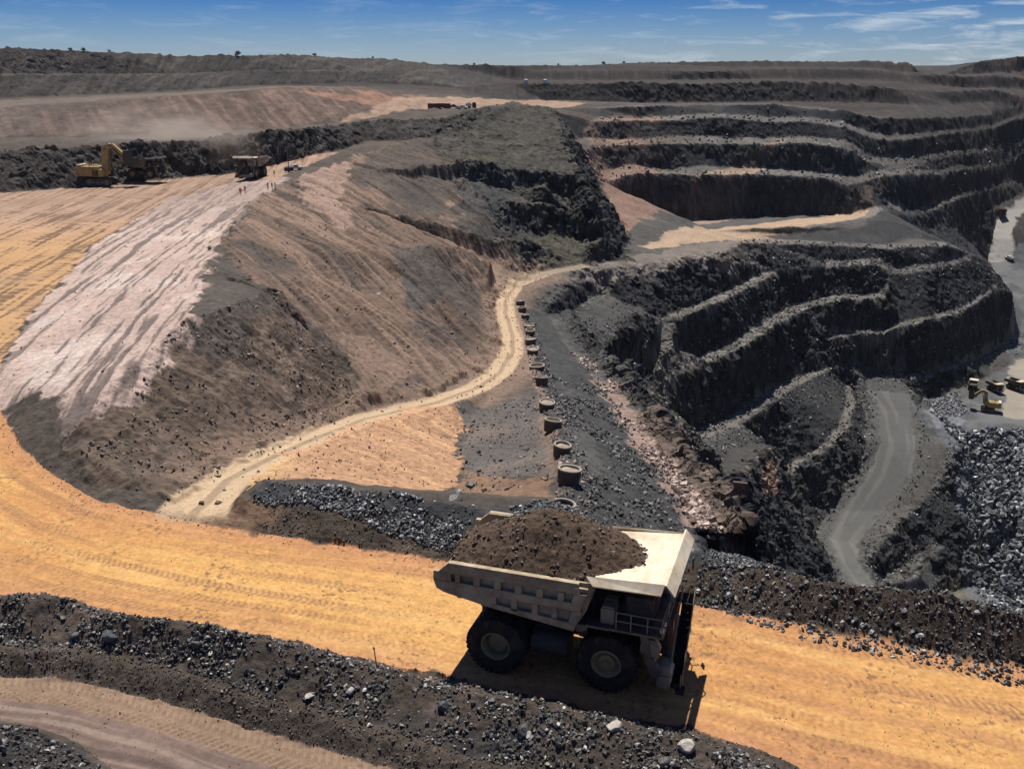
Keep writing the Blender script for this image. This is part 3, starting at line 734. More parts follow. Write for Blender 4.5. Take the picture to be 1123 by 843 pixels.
P3 = P3.reshape(NR, NA, 3)
Nn = gridnormals(P3)
print('displaced', round(time.time() - T0, 1))


def ground_at(x, y):
    """terrain point and normal under world x, y"""
    x = np.atleast_1d(np.asarray(x, float)); y = np.atleast_1d(np.asarray(y, float))
    i = np.clip(np.searchsorted(rad, np.hypot(x, y)) - 1, 0, NR - 2)
    j = np.clip(np.searchsorted(ang, np.arctan2(x, y)) - 1, 0, NA - 2)
    fi = np.clip((np.hypot(x, y) - rad[i]) / (rad[i + 1] - rad[i]), 0, 1); fj = np.clip((np.arctan2(x, y) - ang[j]) / (ang[j + 1] - ang[j]), 0, 1)
    z = (P3[i, j, 2] * (1 - fi) + P3[i + 1, j, 2] * fi) * (1 - fj) + (P3[i, j + 1, 2] * (1 - fi) + P3[i + 1, j + 1, 2] * fi) * fj
    return z, Nn[i, j]


def gz(x, y): return float(ground_at(x, y)[0][0])


def hit(px, py, zlo=-125, zhi=20):
    """first point where the sight line of a photo pixel meets the terrain"""
    d = ray(px, py); d = d / d[1]
    t = np.linspace(35, 900, 6000)
    z, _ = ground_at(d[0] * t, t)
    b = np.nonzero(HCAM + d[2] * t <= z)[0]
    i = b[0] if len(b) else -1
    return np.array([d[0] * t[i], t[i], z[i]])


# ------------------------------------------------------------------ materials
def new_mat(name):
    m = bpy.data.materials.new(name); m.use_nodes = True
    nt = m.node_tree
    return m, nt, nt.nodes['Principled BSDF']


def nd(nt, t, **kw):
    n = nt.nodes.new(t)
    for a, v in kw.items():
        if a.startswith('i_'):
            n.inputs[a[2:].replace('_', ' ')].default_value = v
        else:
            setattr(n, a, v)
    return n


def noise_node(nt, scale, detail=6, rough=.6, coord='Object'):
    tc = nd(nt, 'ShaderNodeTexCoord')
    n = nd(nt, 'ShaderNodeTexNoise', i_Scale=scale, i_Detail=detail, i_Roughness=rough)
    nt.links.new(tc.outputs[coord], n.inputs['Vector'])
    return n


def terrain_material(name, b1, b2, rough=.95, var=.38, sc_=1.3):
    m, nt, bs = new_mat(name)
    at = nd(nt, 'ShaderNodeAttribute', attribute_name='Col')
    n1 = noise_node(nt, sc_, 7, .62); n2_ = noise_node(nt, 5.5, 6, .7)
    mr = nd(nt, 'ShaderNodeMapRange'); mr.inputs['From Min'].default_value = .28; mr.inputs['From Max'].default_value = .72
    mr.inputs['To Min'].default_value = 1 - var; mr.inputs['To Max'].default_value = 1 + var
    nt.links.new(n1.outputs['Fac'], mr.inputs['Value'])
    mx = nd(nt, 'ShaderNodeVectorMath', operation='SCALE')
    nt.links.new(at.outputs['Color'], mx.inputs[0]); nt.links.new(mr.outputs['Result'], mx.inputs['Scale'])
    nt.links.new(mx.outputs['Vector'], bs.inputs['Base Color'])
    bu = nd(nt, 'ShaderNodeBump'); bu.inputs['Strength'].default_value = .8; bu.inputs['Distance'].default_value = b1
    nt.links.new(n1.outputs['Fac'], bu.inputs['Height'])
    bu2 = nd(nt, 'ShaderNodeBump'); bu2.inputs['Strength'].default_value = .7; bu2.inputs['Distance'].default_value = b2
    nt.links.new(n2_.outputs['Fac'], bu2.inputs['Height']); nt.links.new(bu.outputs['Normal'], bu2.inputs['Normal'])
    nt.links.new(bu2.outputs['Normal'], bs.inputs['Normal'])
    bs.inputs['Roughness'].default_value = rough
    bs.inputs['Specular IOR Level'].default_value = .15
    return m


M_TERR = terrain_material('broken_ground', .40, .14, var=.30)
M_ROAD = terrain_material('graded_dirt', .035, .02, var=.17, sc_=3.2)


def raw_mesh(name, verts, quads, mat, colors=None, smooth_=True):
    me = bpy.data.meshes.new(name)
    nq, k = quads.shape
    me.vertices.add(len(verts)); me.vertices.foreach_set('co', np.ascontiguousarray(verts, np.float32).ravel())
    me.loops.add(nq * k); me.loops.foreach_set('vertex_index', np.ascontiguousarray(quads, np.int32).ravel())
    me.polygons.add(nq); me.polygons.foreach_set('loop_start', np.arange(0, nq * k, k, dtype=np.int32))
    me.polygons.foreach_set('loop_total', np.full(nq, k, np.int32))
    me.polygons.foreach_set('use_smooth', np.full(nq, smooth_, bool) if np.isscalar(smooth_) else np.ascontiguousarray(smooth_))
    me.update(calc_edges=True)
    if colors is not None:
        a = me.color_attributes.new('Col', 'FLOAT_COLOR', 'POINT')
        c4 = np.ones((len(verts), 4), np.float32); c4[:, :3] = colors
        a.data.foreach_set('color', c4.ravel())
    me.materials.append(mat)
    return me


def link(name, data, parent=None, **props):
    o = bpy.data.objects.new(name, data); COL.objects.link(o)
    if parent is not None: o.parent = parent
    for a, v in props.items():
        if v is not None: o[a] = v
    return o


ii, jj = np.meshgrid(np.arange(NR - 1), np.arange(NA - 1), indexing='ij')
q = np.stack([ii * NA + jj, ii * NA + jj + 1, (ii + 1) * NA + jj + 1, (ii + 1) * NA + jj], -1).reshape(-1, 4)[:, ::-1]
fsm = rough_.reshape(NR, NA)[:-1, :-1].ravel() < .09
flab = LAB.reshape(NR, NA)[:-1, :-1].ravel()
pv3 = P3.reshape(-1, 3)
NAMES = ['mine_terrain', 'haul_road', 'access_track', 'pit_ramp_road', 'quarry_road', 'lower_road', 'plateau_ground', 'pit_floor']
for li, nm in enumerate(NAMES):
    qq = q[flab == li]
    if not len(qq): continue
    used = np.zeros(len(pv3), bool); used[qq.ravel()] = True
    mp = np.cumsum(used) - 1
    link(nm, raw_mesh(nm, pv3[used], mp[qq], M_TERR if li in (0,) else M_ROAD, C[used], fsm[flab == li]), kind='structure')
# middle disc under the viewpoint
c0 = np.concatenate([[[0, 0, 0]], P3[0]]); 
tri = np.stack([np.zeros(NA - 1, int), np.arange(2, NA + 1), np.arange(1, NA)], 1)
link('ground', raw_mesh('ground', c0, tri, M_TERR, np.full((len(c0), 3), .09)), kind='structure')
print('terrain meshed', round(time.time() - T0, 1))
# ------------------------------------------------------------------ object helpers
def simple_mat(name, c, rough=.6, metal=0.0, var=.25, scale=2.0, bump=0.0, spec=.4, dirt=None, emit=None):
    m, nt, bs = new_mat(name)
    n = noise_node(nt, scale, 7, .65)
    mr = nd(nt, 'ShaderNodeMapRange'); mr.inputs['From Min'].default_value = .3; mr.inputs['From Max'].default_value = .7
    mr.inputs['To Min'].default_value = 1 - var; mr.inputs['To Max'].default_value = 1 + var
    nt.links.new(n.outputs['Fac'], mr.inputs['Value'])
    sc = nd(nt, 'ShaderNodeVectorMath', operation='SCALE'); sc.inputs[0].default_value = c
    nt.links.new(mr.outputs['Result'], sc.inputs['Scale'])
    out = sc.outputs['Vector']
    if dirt:
        n2d = noise_node(nt, scale * .45, 8, .7)
        cr = nd(nt, 'ShaderNodeMapRange'); cr.inputs['From Min'].default_value = .46; cr.inputs['From Max'].default_value = .66; cr.inputs['To Max'].default_value = dirt[3]
        nt.links.new(n2d.outputs['Fac'], cr.inputs['Value'])
        mx = nd(nt, 'ShaderNodeMix', data_type='RGBA'); mx.inputs[7].default_value = (*dirt[:3], 1)
        nt.links.new(cr.outputs['Result'], mx.inputs[0]); nt.links.new(out, mx.inputs[6]); out = mx.outputs[2]
    nt.links.new(out, bs.inputs['Base Color'])
    bs.inputs['Roughness'].default_value = rough; bs.inputs['Metallic'].default_value = metal; bs.inputs['Specular IOR Level'].default_value = spec
    if bump:
        b = nd(nt, 'ShaderNodeBump'); b.inputs['Distance'].default_value = bump; nt.links.new(n.outputs['Fac'], b.inputs['Height'])
        nt.links.new(b.outputs['Normal'], bs.inputs['Normal'])
    return m


M_CREAM = simple_mat('cream_paint', (.44, .36, .24), .6, var=.22, scale=1.4, dirt=(.22, .15, .09, .9))
M_CANOPY = simple_mat('sunlit_cream_paint', (.74, .65, .49), .5, var=.06, scale=1.3, dirt=(.40, .28, .17, .75))  # paler copy of the cream paint: sunlight on the canopy put into its colour
M_CREAMD = simple_mat('dusty_cream_paint', (.30, .25, .17), .6, var=.2, scale=1.3, dirt=(.22, .17, .12, .7))
M_DARK = simple_mat('dark_steel', (.045, .045, .047), .6, .3, var=.35, scale=2.5, dirt=(.14, .10, .07, .5))
M_BLACK = simple_mat('black_steel', (.032, .029, .026), .8, .0, var=.3, scale=2.5, spec=.1)
M_TYRE = simple_mat('tyre_rubber', (.024, .021, .019), .9, var=.3, scale=3, dirt=(.115, .080, .052, .65))
M_RIM = simple_mat('rim_paint', (.36, .26, .12), .55, var=.25, scale=3, dirt=(.12, .09, .06, .6))
M_GLASS = simple_mat('cab_glass', (.02, .025, .03), .08, var=.05, spec=.8)
M_LAMP = simple_mat('lamp_lens', (.75, .75, .72), .15, var=.05, spec=.8)
M_YELLOW = simple_mat('yellow_paint', (.42, .30, .11), .5, var=.2, scale=.8, dirt=(.20, .14, .08, .6))
M_WHITE = simple_mat('white_paint', (.72, .71, .68), .45, var=.1, dirt=(.40, .32, .24, .4))
M_RED = simple_mat('red_paint', (.15, .035, .028), .5, var=.2, dirt=(.22, .12, .09, .4))
M_STEEL = simple_mat('worn_steel', (.16, .15, .14), .45, .6, var=.3, dirt=(.10, .075, .055, .7))
M_SOIL = simple_mat('loose_soil', (.095, .066, .048), .95, var=.45, scale=3.5, bump=.12, spec=.1)
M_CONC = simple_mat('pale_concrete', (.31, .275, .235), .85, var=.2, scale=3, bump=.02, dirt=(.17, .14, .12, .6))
M_WOOD = simple_mat('grey_wood', (.20, .13, .08), .8, var=.3, scale=6)
M_SKIN = simple_mat('skin', (.35, .20, .14), .6, var=.05)
M_NAVY = simple_mat('dark_work_clothes', (.02, .024, .04), .9, var=.2)
M_HIVIS = simple_mat('yellow_vest', (.75, .62, .04), .8, var=.1)
M_ORANGE = simple_mat('red_orange_vest', (.72, .16, .06), .8, var=.1)
M_BARK = simple_mat('bark', (.10, .075, .055), .9, var=.3)
M_LEAF = simple_mat('dry_leaves', (.055, .062, .03), .8, var=.5, scale=1.5)


class MB:
    def __init__(self): self.b = bmesh.new()

    def box(self, c, s, rot=None, bev=0.0, taper=None):
        m = Matrix.Translation(c)
        if rot is not None: m = m @ (rot if isinstance(rot, Matrix) else Matrix.Rotation(rot[1], 4, rot[0]))
        r = bmesh.ops.create_cube(self.b, size=1)
        vs = r['verts']
        for v in vs:
            v.co = Vector((v.co.x * s[0], v.co.y * s[1], v.co.z * s[2]))
            if taper and v.co.z > 0: v.co.x *= taper[0]; v.co.y *= taper[1]
        if bev:
            es = list({e for v in vs for e in v.link_edges})
            rr = bmesh.ops.bevel(self.b, geom=es, offset=bev, segments=2, affect='EDGES', profile=.6)
            vs = list({v for f in rr['faces'] for v in f.verts} | {v for v in vs if v.is_valid})
        bmesh.ops.transform(self.b, matrix=m, verts=vs)
        return self

    def cyl(self, p0, p1, r0, r1=None, n=12, cap=True):
        p0, p1 = Vector(p0), Vector(p1); d = p1 - p0
        m = Matrix.Translation((p0 + p1) / 2) @ d.to_track_quat('Z', 'Y').to_matrix().to_4x4()
        bmesh.ops.create_cone(self.b, cap_ends=cap, segments=n, radius1=r0, radius2=r0 if r1 is None else r1, depth=d.length, matrix=m)
        return self

    def tube(self, pts, r, n=6):
        for a, b in zip(pts[:-1], pts[1:]): self.cyl(a, b, r, n=n)
        return self

    def lathe(self, prof, n=32, axis='Z', loc=(0, 0, 0), close=False):
        """prof: list of (radius, height)"""
        rings = []
        for r, h in prof:
            ring = []
            for k in range(n):
                a = 2 * math.pi * k / n
                p = (r * math.cos(a), r * math.sin(a), h) if axis == 'Z' else (r * math.cos(a), h, r * math.sin(a)) if axis == 'Y' else (h, r * math.cos(a), r * math.sin(a))
                ring.append(self.b.verts.new(Vector(p) + Vector(loc)))
            rings.append(ring)
        pr = list(zip(rings[:-1], rings[1:])) + ([(rings[-1], rings[0])] if close else [])
        for A, B in pr:
            for k in range(n):
                self.b.faces.new((A[k], A[(k + 1) % n], B[(k + 1) % n], B[k]))
        return self

    def prism(self, poly, y0, y1):
        """polygon in x,z extruded from y0 to y1"""
        A = [self.b.verts.new((x, y0, z)) for x, z in poly]; B = [self.b.verts.new((x, y1, z)) for x, z in poly]
        self.b.faces.new(A); self.b.faces.new(B[::-1])
        n = len(poly)
        for k in range(n): self.b.faces.new((A[k], B[k], B[(k + 1) % n], A[(k + 1) % n]))
        return self

    def quad(self, *p):
        self.b.faces.new([self.b.verts.new(q) for q in p]); return self

    def build(self, name, mat, parent=None, smooth=None, **props):
        bmesh.ops.recalc_face_normals(self.b, faces=self.b.faces[:])
        me = bpy.data.meshes.new(name); self.b.to_mesh(me); self.b.free()
        me.materials.append(mat)
        if smooth:
            me.polygons.foreach_set('use_smooth', np.ones(len(me.polygons), bool))
            me.set_sharp_from_angle(angle=math.radians(smooth))
        return link(name, me, parent, **props)


def thing(name, label, cat, loc=(0, 0, 0), rz=0.0, group=None):
    o = link(name, None, None, label=label, category=cat, group=group)
    o.location = loc; o.rotation_euler = (0, 0, rz); o.empty_display_size = .2
    return o


def dup(root, loc, rz, label, scale=1.0, group=None, mats=None, rot=None, cat=None):
    """a copy of a thing with copies of its parts and sub-parts"""
    def cp(o, par):
        c = o.copy(); COL.objects.link(c)
        if par is not None: c.parent = par
        for ch in list(o.children): cp(ch, c)
        return c
    r = cp(root, None)
    r.location = loc; r.rotation_euler = rot if rot else (0, 0, rz); r.scale = (scale,) * 3; r['label'] = label
    if group: r['group'] = group
    if cat: r['category'] = cat
    return r


# ------------------------------------------------------------------ the mining haul truck
def wheel(parent, x, y, front):
    R_, W_ = 1.78, 1.02
    w_ = link('wheel', None, parent); w_.location = (x, y, R_); w_.empty_display_size = .1
    s = -1 if y < 0 else 1
    m = MB()
    h = W_ / 2
    m.lathe([(.80, h * .80), (.95, h * .98), (1.30, h * 1.02), (1.60, h * .93), (1.70, h * .72), (1.70, 0), (1.70, -h * .72), (1.60, -h * .93), (1.30, -h * 1.02), (.95, -h * .98), (.80, -h * .8)], n=48, axis='Y')
    for k in range(36):                                                   # tread lugs, two staggered rows
        a = 2 * math.pi * k / 36
        for sd in (-1, 1):
            aa = a + (math.pi / 36 if sd > 0 else 0)
            M_ = Matrix.Rotation(aa, 4, 'Y') @ Matrix.Translation((1.70, sd * .27, 0)) @ Matrix.Rotation(sd * .35, 4, 'X')
            r = bmesh.ops.create_cube(m.b, size=1)
            for v in r['verts']:
                v.co = Vector((v.co.x * .12, v.co.y * .47, v.co.z * .20))
            bmesh.ops.transform(m.b, matrix=M_, verts=r['verts'])
    m.build('tyre', M_TYRE, w_, smooth=35)
    m = MB()
    if front:
        m.lathe([(.86, .46), (.80, .50), (.76, .42), (.66, .26), (.52, .22), (.50, .34), (.36, .40), (.24, .40), (.22, .52), (.0001, .53)], n=32, axis='Y')
    else:
        m.lathe([(.88, .46), (.83, .52), (.77, .44), (.72, -.12), (.60, -.16), (.56, .02), (.34, .10), (.16, .10), (.14, .16), (.0001, .16)], n=32, axis='Y')
    for k in range(12):
        a = 2 * math.pi * k / 12; rr = .60 if front else .65
        yy = .24 if front else -.14
        m.cyl((rr * math.cos(a), yy, rr * math.sin(a)), (rr * math.cos(a), yy + .08, rr * math.sin(a)), .035, n=6)
    if s < 0: bmesh.ops.scale(m.b, vec=(1, -1, 1), verts=m.b.verts[:])
    m.build('rim', M_RIM, w_, smooth=35)


def make_truck(label, loc, rz):
    t = thing('haul_truck', label, 'haul truck', loc, rz)
    for x, y, f in ((6.35, -2.45, 1), (6.35, 2.45, 1), (0, -2.80, 0), (0, -1.62, 0), (0, 2.80, 0), (0, 1.62, 0)): wheel(t, x, y, f)
    # chassis
    m = MB()
    for s in (-1, 1):
        m.box((3.6, s * .62, 2.35), (10.6, .42, .85), bev=.04)
        m.box((6.35, s * 1.45, 2.3), (.9, .8, 1.5), bev=.08)
        m.cyl((6.35, s * 1.5, 2.6), (6.1, s * 1.35, 4.1), .32)
        m.cyl((-.4, s * .75, 2.2), (-.6, s * .8, 3.7), .22)
    m.cyl((0, -2.2, 1.78), (0, 2.2, 1.78), .62, n=20)
    m.box((0, 0, 1.9), (1.7, 1.2, 1.5), bev=.15); m.box((1.9, 0, 1.75), (2.8, .9, .7), bev=.1); m.box((6.35, 0, 1.75), (.7, 3.4, .6), bev=.08)
    m.box((7.6, 0, 2.6), (3.2, 1.6, 1.9), bev=.1); m.box((-1.55, 0, 3.1), (.5, 1.6, .9), bev=.06)
    m.build('chassis', M_DARK, t, smooth=35)
    m = MB(); m.box((5.6, 0, 3.4), (2.0, 2.6, 1.5), bev=.1); m.box((5.9, .6, 4.75), (1.5, 4.3, 1.0), bev=.08); m.cyl((5.3, -1.6, 3.2), (5.3, -1.6, 5.2), .22, n=14); m.cyl((5.3, 1.6, 3.2), (5.3, 1.6, 5.2), .22, n=14)
    m.box((4.9, -1.6, 3.4), (.5, 1.6, 1.0), bev=.05); m.box((4.9, 1.6, 3.4), (.5, 1.6, 1.0), bev=.05)
    m.build('engine', M_DARK, t, smooth=35)
    # tanks
    m = MB(); m.cyl((2.0, -2.15, 2.1), (4.1, -2.15, 2.1), .78, n=24); m.box((3.05, -1.45, 2.2), (1.9, .5, 1.1), bev=.05)
    for xx in (2.35, 3.75): m.lathe([(.80, xx - .05), (.80, xx + .05)], n=24, axis='X', loc=(0, -2.15, 2.1))
    m.build('fuel_tank', M_DARK, t, smooth=35)
    m = MB(); m.box((3.05, 1.95, 2.1), (2.1, 1.1, 1.4), bev=.12); m.build('hydraulic_tank', M_DARK, t, smooth=35)
    for s in (-1, 1):
        m = MB(); m.cyl((2.9, s * 1.25, 2.0), (3.2, s * 1.25, 3.5), .24, n=14); m.cyl((3.2, s * 1.25, 3.5), (3.5, s * 1.25, 4.6), .15, n=12)
        m.build('hoist_cylinder', M_STEEL, t, smooth=35)
    # deck, fenders, front structure
    m = MB()
    m.box((8.0, 0, 4.30), (2.9, 6.7, .14)); m.box((5.9, -2.55, 4.30), (1.3, 1.7, .14)); m.box((5.9, 2.55, 4.30), (1.3, 1.7, .14))
    for s in (-1, 1):
        m.prism([(8.15, 4.22), (8.6, 4.22), (8.9, 2.7), (9.4, 2.2), (9.3, 1.65), (8.9, 1.6), (8.5, 2.6)], s * 2.95 - .12, s * 2.95 + .12)
        m.prism([(8.3, 4.2), (8.75, 4.2), (8.35, 2.3), (8.1, 2.3)], s * 2.1 - .1, s * 2.1 + .1)
        m.prism([(4.7, 4.22), (5.3, 4.22), (5.3, 3.95), (4.9, 3.75), (4.7, 3.75)], s * 2.45 - .8, s * 2.45 + .8)
    m.build('deck', M_STEEL, t)
    m = MB(); m.box((9.35, 0, 3.1), (.35, 3.2, 2.0), bev=.05)
    for k in range(13): m.box((9.55, -1.44 + k * .24, 3.1), (.06, .06, 1.8))
    m.build('grille', M_DARK, t)
    m = MB()
    m.box((9.55, 0, 1.35), (.75, 5.9, .75), bev=.08); m.box((9.6, -2.4, 2.0), (.55, .9, .6), bev=.05); m.box((9.6, 2.4, 2.0), (.55, .9, .6), bev=.05)
    m.prism([(9.2, .98), (9.9, .98), (9.7, .7), (9.3, .7)], -2.2, 2.2)
    bp = m.build('bumper', M_CREAMD, t, smooth=35)
    for s in (-1, 1):
        m = MB()
        for k in (0, 1): m.cyl((9.88, s * (2.2 + .42 * k), 2.0), (9.97, s * (2.2 + .42 * k), 2.0), .17, n=14)
        m.build('headlight', M_LAMP, bp, smooth=35)
    # curved air duct and filters on the near side
    m = MB()
    pts = [(9.0, -2.75, 4.2), (9.1, -2.85, 3.6), (9.2, -2.9, 3.0), (8.9, -2.85, 2.5), (8.5, -2.75, 2.3)]
    for a, b in zip(pts[:-1], pts[1:]): m.cyl(a, b, .10, n=8)
    m.cyl((8.75, -2.95, 3.3), (8.75, -2.6, 3.3), .55, n=20); m.cyl((8.75, -3.0, 3.3), (8.75, -2.95, 3.3), .42, n=20)
    m.build('air_intake', M_CREAMD, t, smooth=35)
    for yy in (-2.7, -1.9):
        m = MB(); m.box((6.35, yy, 4.85), (.75, .62, .95), bev=.05); m.box((6.35, yy, 5.38), (.6, .5, .1)); m.build('electrical_box', M_CREAMD, t, smooth=35)
    m = MB()
    for xx, yy, h in ((8.0, -1.9, 1.6), (8.0, -.6, 1.3)): m.box((xx, yy, 4.37 + h / 2), (1.5, 1.05, h), bev=.06)
    for k in range(6): m.box((8.78, -2.3 + k * .16, 5.2), (.06, .06, 1.2))
    m.build('control_cabinet', M_DARK, t, smooth=35)
    # cab on the far (left) side
    m = MB(); m.box((8.0, 2.1, 5.45), (2.1, 2.0, 2.15), bev=.1, taper=(.9, .93)); m.box((8.0, 2.1, 6.58), (2.3, 2.1, .1), bev=.03)
    cb = m.build('cab', M_CREAMD, t, smooth=35)
    m = MB(); m.box((9.03, 2.1, 5.8), (.06, 1.6, .95)); m.build('windscreen', M_GLASS, cb)
    for s in (-1, 1):
        m = MB(); m.box((8.0, 2.1 + s * .985, 5.8), (1.5, .06, .9)); m.build('side_window', M_GLASS, cb)
    m = MB(); m.box((7.5, 3.13, 5.3), (.8, .05, 1.7)); m.build('cab_door', M_CREAM, cb)
    # stairs and rails
    m = MB()
    a0, a1 = Vector((10.15, -2.5, .75)), Vector((10.15, .9, 4.25))
    for dx in (-.3, .3): m.box(((a0 + a1) / 2 + Vector((dx, 0, 0))), (.06, (a1 - a0).length, .22), rot=('X', math.atan2(a1.z - a0.z, a1.y - a0.y)))
    for k in range(12): m.box(a0 + (a1 - a0) * ((k + .5) / 12), (.56, .16, .04))
    m.box((a0 + a1) / 2 + Vector((0, .12, -.12)), (.58, (a1 - a0).length * .97, .05), rot=('X', math.atan2(a1.z - a0.z, a1.y - a0.y)))
    m.box((10.0, 1.3, 4.27), (1.0, 1.0, .08)); m.box((10.45, -2.75, .95), (.5, .45, .3)); m.box((10.1, -2.75, 1.2), (.6, .3, .1))
    m.build('stairs', M_BLACK, t)
    m = MB()
    up = Vector((0, 0, 1.0))
    for dx in (-.36, .36):
        m.tube([a0 + Vector((dx, 0, 0)) + up * .2, a0 + Vector((dx, 0, 0)) + up, a1 + Vector((dx, 0, 0)) + up, a1 + Vector((dx, 0, 0))], .035)
        for q in (.33, .66): m.tube([a0 + (a1 - a0) * q + Vector((dx, 0, 0)), a0 + (a1 - a0) * q + Vector((dx, 0, 0)) + up], .03)
    rp = [(9.4, -3.25), (9.4, -1.2), (9.4, .3)]
    for z in (4.85, 5.35): m.tube([(x, y, z) for x, y in rp] , .035); m.tube([(9.4, -3.25, z), (6.9, -3.25, z)], .035)
    for x, y in rp + [(8.6, -3.25), (7.7, -3.25), (6.9, -3.25)]: m.tube([(x, y, 4.3), (x, y, 5.35)], .035)
    m.tube([(9.4, 1.8, 4.3), (9.4, 1.8, 5.35), (9.4, 3.25, 5.35), (9.4, 3.25, 4.3)], .035); m.tube([(10.45, -2.75, 1.1), (10.45, -2.75, 1.9)], .03)
    m.build('handrail', M_CREAMD, t)
    for s in (-1, 1):
        m = MB(); m.tube([(9.4, s * 3.25, 5.0), (9.95, s * 3.5, 5.1), (9.95, s * 3.5, 5.7)], .035); m.box((9.98, s * 3.5, 5.35), (.08, .42, .75), bev=.03)
        m.build('mirror', M_DARK, t)
    for yy in (-3.0, -2.4):
        m = MB(); m.box((9.35, yy, 4.6), (.2, .3, .22), bev=.03); m.build('deck_light', M_LAMP, t)
    # ---- dump body: ribbed side walls, floor, front slope
    side = [(-3.66, 5.72), (-3.42, 5.05), (-3.0, 4.86), (-.35, 4.42), (4.62, 3.86), (5.62, 6.80), (4.78, 6.80), (-2.62, 6.74), (-3.1, 6.35)]
    body = MB()
    for s in (-1, 1):
        yi, yo = s * 3.12, s * 3.24
        body.prism(side, min(yi, yo), max(yi, yo))
        y0, y1 = min(yo, s * 3.50), max(yo, s * 3.50)
        def plate(poly): body.prism(poly, y0, y1)
        plate([(-3.30, 6.12), (4.95, 6.20), (4.85, 6.83), (-2.66, 6.77)])                 # top band
        xs = [-2.68, -2.30]
        cent = [-1.62, -.40, .82, 2.04, 3.26]
        zt, zb = 6.16, 5.62
        edges = [(-3.6, -2.55)] + [(-2.28, -2.02)] + [(c_ + .42, c_ + .80) for c_ in cent[:-1]] + [(3.68, 4.02), (4.52, 5.0)]
        for e0, e1 in edges:                                                             # upright ribs between the upper pockets
            plate([(e0, 5.58), (e1, 5.58), (e1 + .02, 6.14), (e0 + .02, 6.14)] if e1 < 4.9 else [(4.45, 5.58), (5.05, 5.58), (5.3, 6.22), (4.6, 6.18)])
        plate([(-3.62, 5.62), (-3.44, 5.1), (-3.1, 5.12), (4.95, 5.16), (5.08, 5.60)])    # rail between the rows
        plate([(-3.42, 5.07), (-3.0, 4.88), (-.35, 4.44), (.15, 4.38), (.15, 5.14), (-3.1, 5.10)])   # plain tail
        for e0, e1 in ((1.02, 1.36), (2.22, 2.56), (3.36, 3.66)):
            plate([(e0, 4.50), (e1, 4.46), (e1, 5.13), (e0, 5.13)])
        plate([(.15, 4.38), (4.62, 3.88), (4.78, 4.32), (.17, 4.66)])                     # bottom rail
        plate([(4.30, 4.30), (4.80, 4.34), (5.06, 5.14), (4.52, 5.14)])                   # front post
        body.box((4.75, s * 3.36, 6.87), (1.0, .34, .10)) if False else None
        body.box((5.0, s * 3.52, 6.55), (.75, .14, .16))
    # floor with a kicked-up tail, cross ribs underneath
    fl_ = [(-3.5, 5.62), (-2.6, 5.25), (0, 4.78), (4.55, 4.30), (5.0, 5.2), (5.55, 6.88), (5.72, 6.82), (5.2, 5.0), (4.66, 3.98), (-.35, 4.5), (-3.0, 4.95), (-3.62, 5.5)]
    body.prism(fl_, -3.12, 3.12)
    for xx in (-2.2, -.9, .6, 2.1, 3.5):
        zb_ = 4.62 - .10 * xx
        body.box((xx, 0, zb_ - .22), (.28, 6.2, .42))
    for yy in (-.9, .9): body.prism([(-1.2, 4.5), (4.4, 3.9), (4.4, 3.45), (-1.2, 3.75)], yy - .18, yy + .18)
    db = body.build('dump_body', M_CREAM, t)
    # canopy over the cab
    m = MB()
    top = [(5.55, 6.95), (9.40, 7.34), (9.40, 7.22), (5.58, 6.80)]
    m.prism(top, -3.14, 3.14)
    for s in (-1, 1):
        q_ = [(5.15, s * 3.13, 7.17), (9.38, s * 3.13, 7.42), (9.25, s * 3.50, 6.95), (5.62, s * 3.50, 6.84)]
        q2 = [(p[0], p[1] - s * .06, p[2] - .10) for p in q_]
        A = [m.b.verts.new(p) for p in q_]; B = [m.b.verts.new(p) for p in q2]
        m.b.faces.new(A); m.b.faces.new(B[::-1])
        for k in range(4): m.b.faces.new((A[k], A[(k + 1) % 4], B[(k + 1) % 4], B[k]))
    m.prism([(9.40, 7.52), (9.50, 7.52), (9.98, 6.92), (9.88, 6.90)], -3.36, 3.36)
    for yy in (-2.2, 0, 2.2): m.prism([(5.7, 6.78), (9.3, 7.2), (9.3, 7.05), (5.8, 6.55)], yy - .08, yy + .08)
    m.build('canopy', M_CANOPY, db)
    return t


TRUCK_LOC, TRUCK_YAW = (.09, 50.0), math.radians(-18.7)
truck = make_truck('large cream mining haul truck heaped with brown dirt, driving along the wide orange road', (TRUCK_LOC[0], TRUCK_LOC[1], gz(*TRUCK_LOC) + .02), TRUCK_YAW)


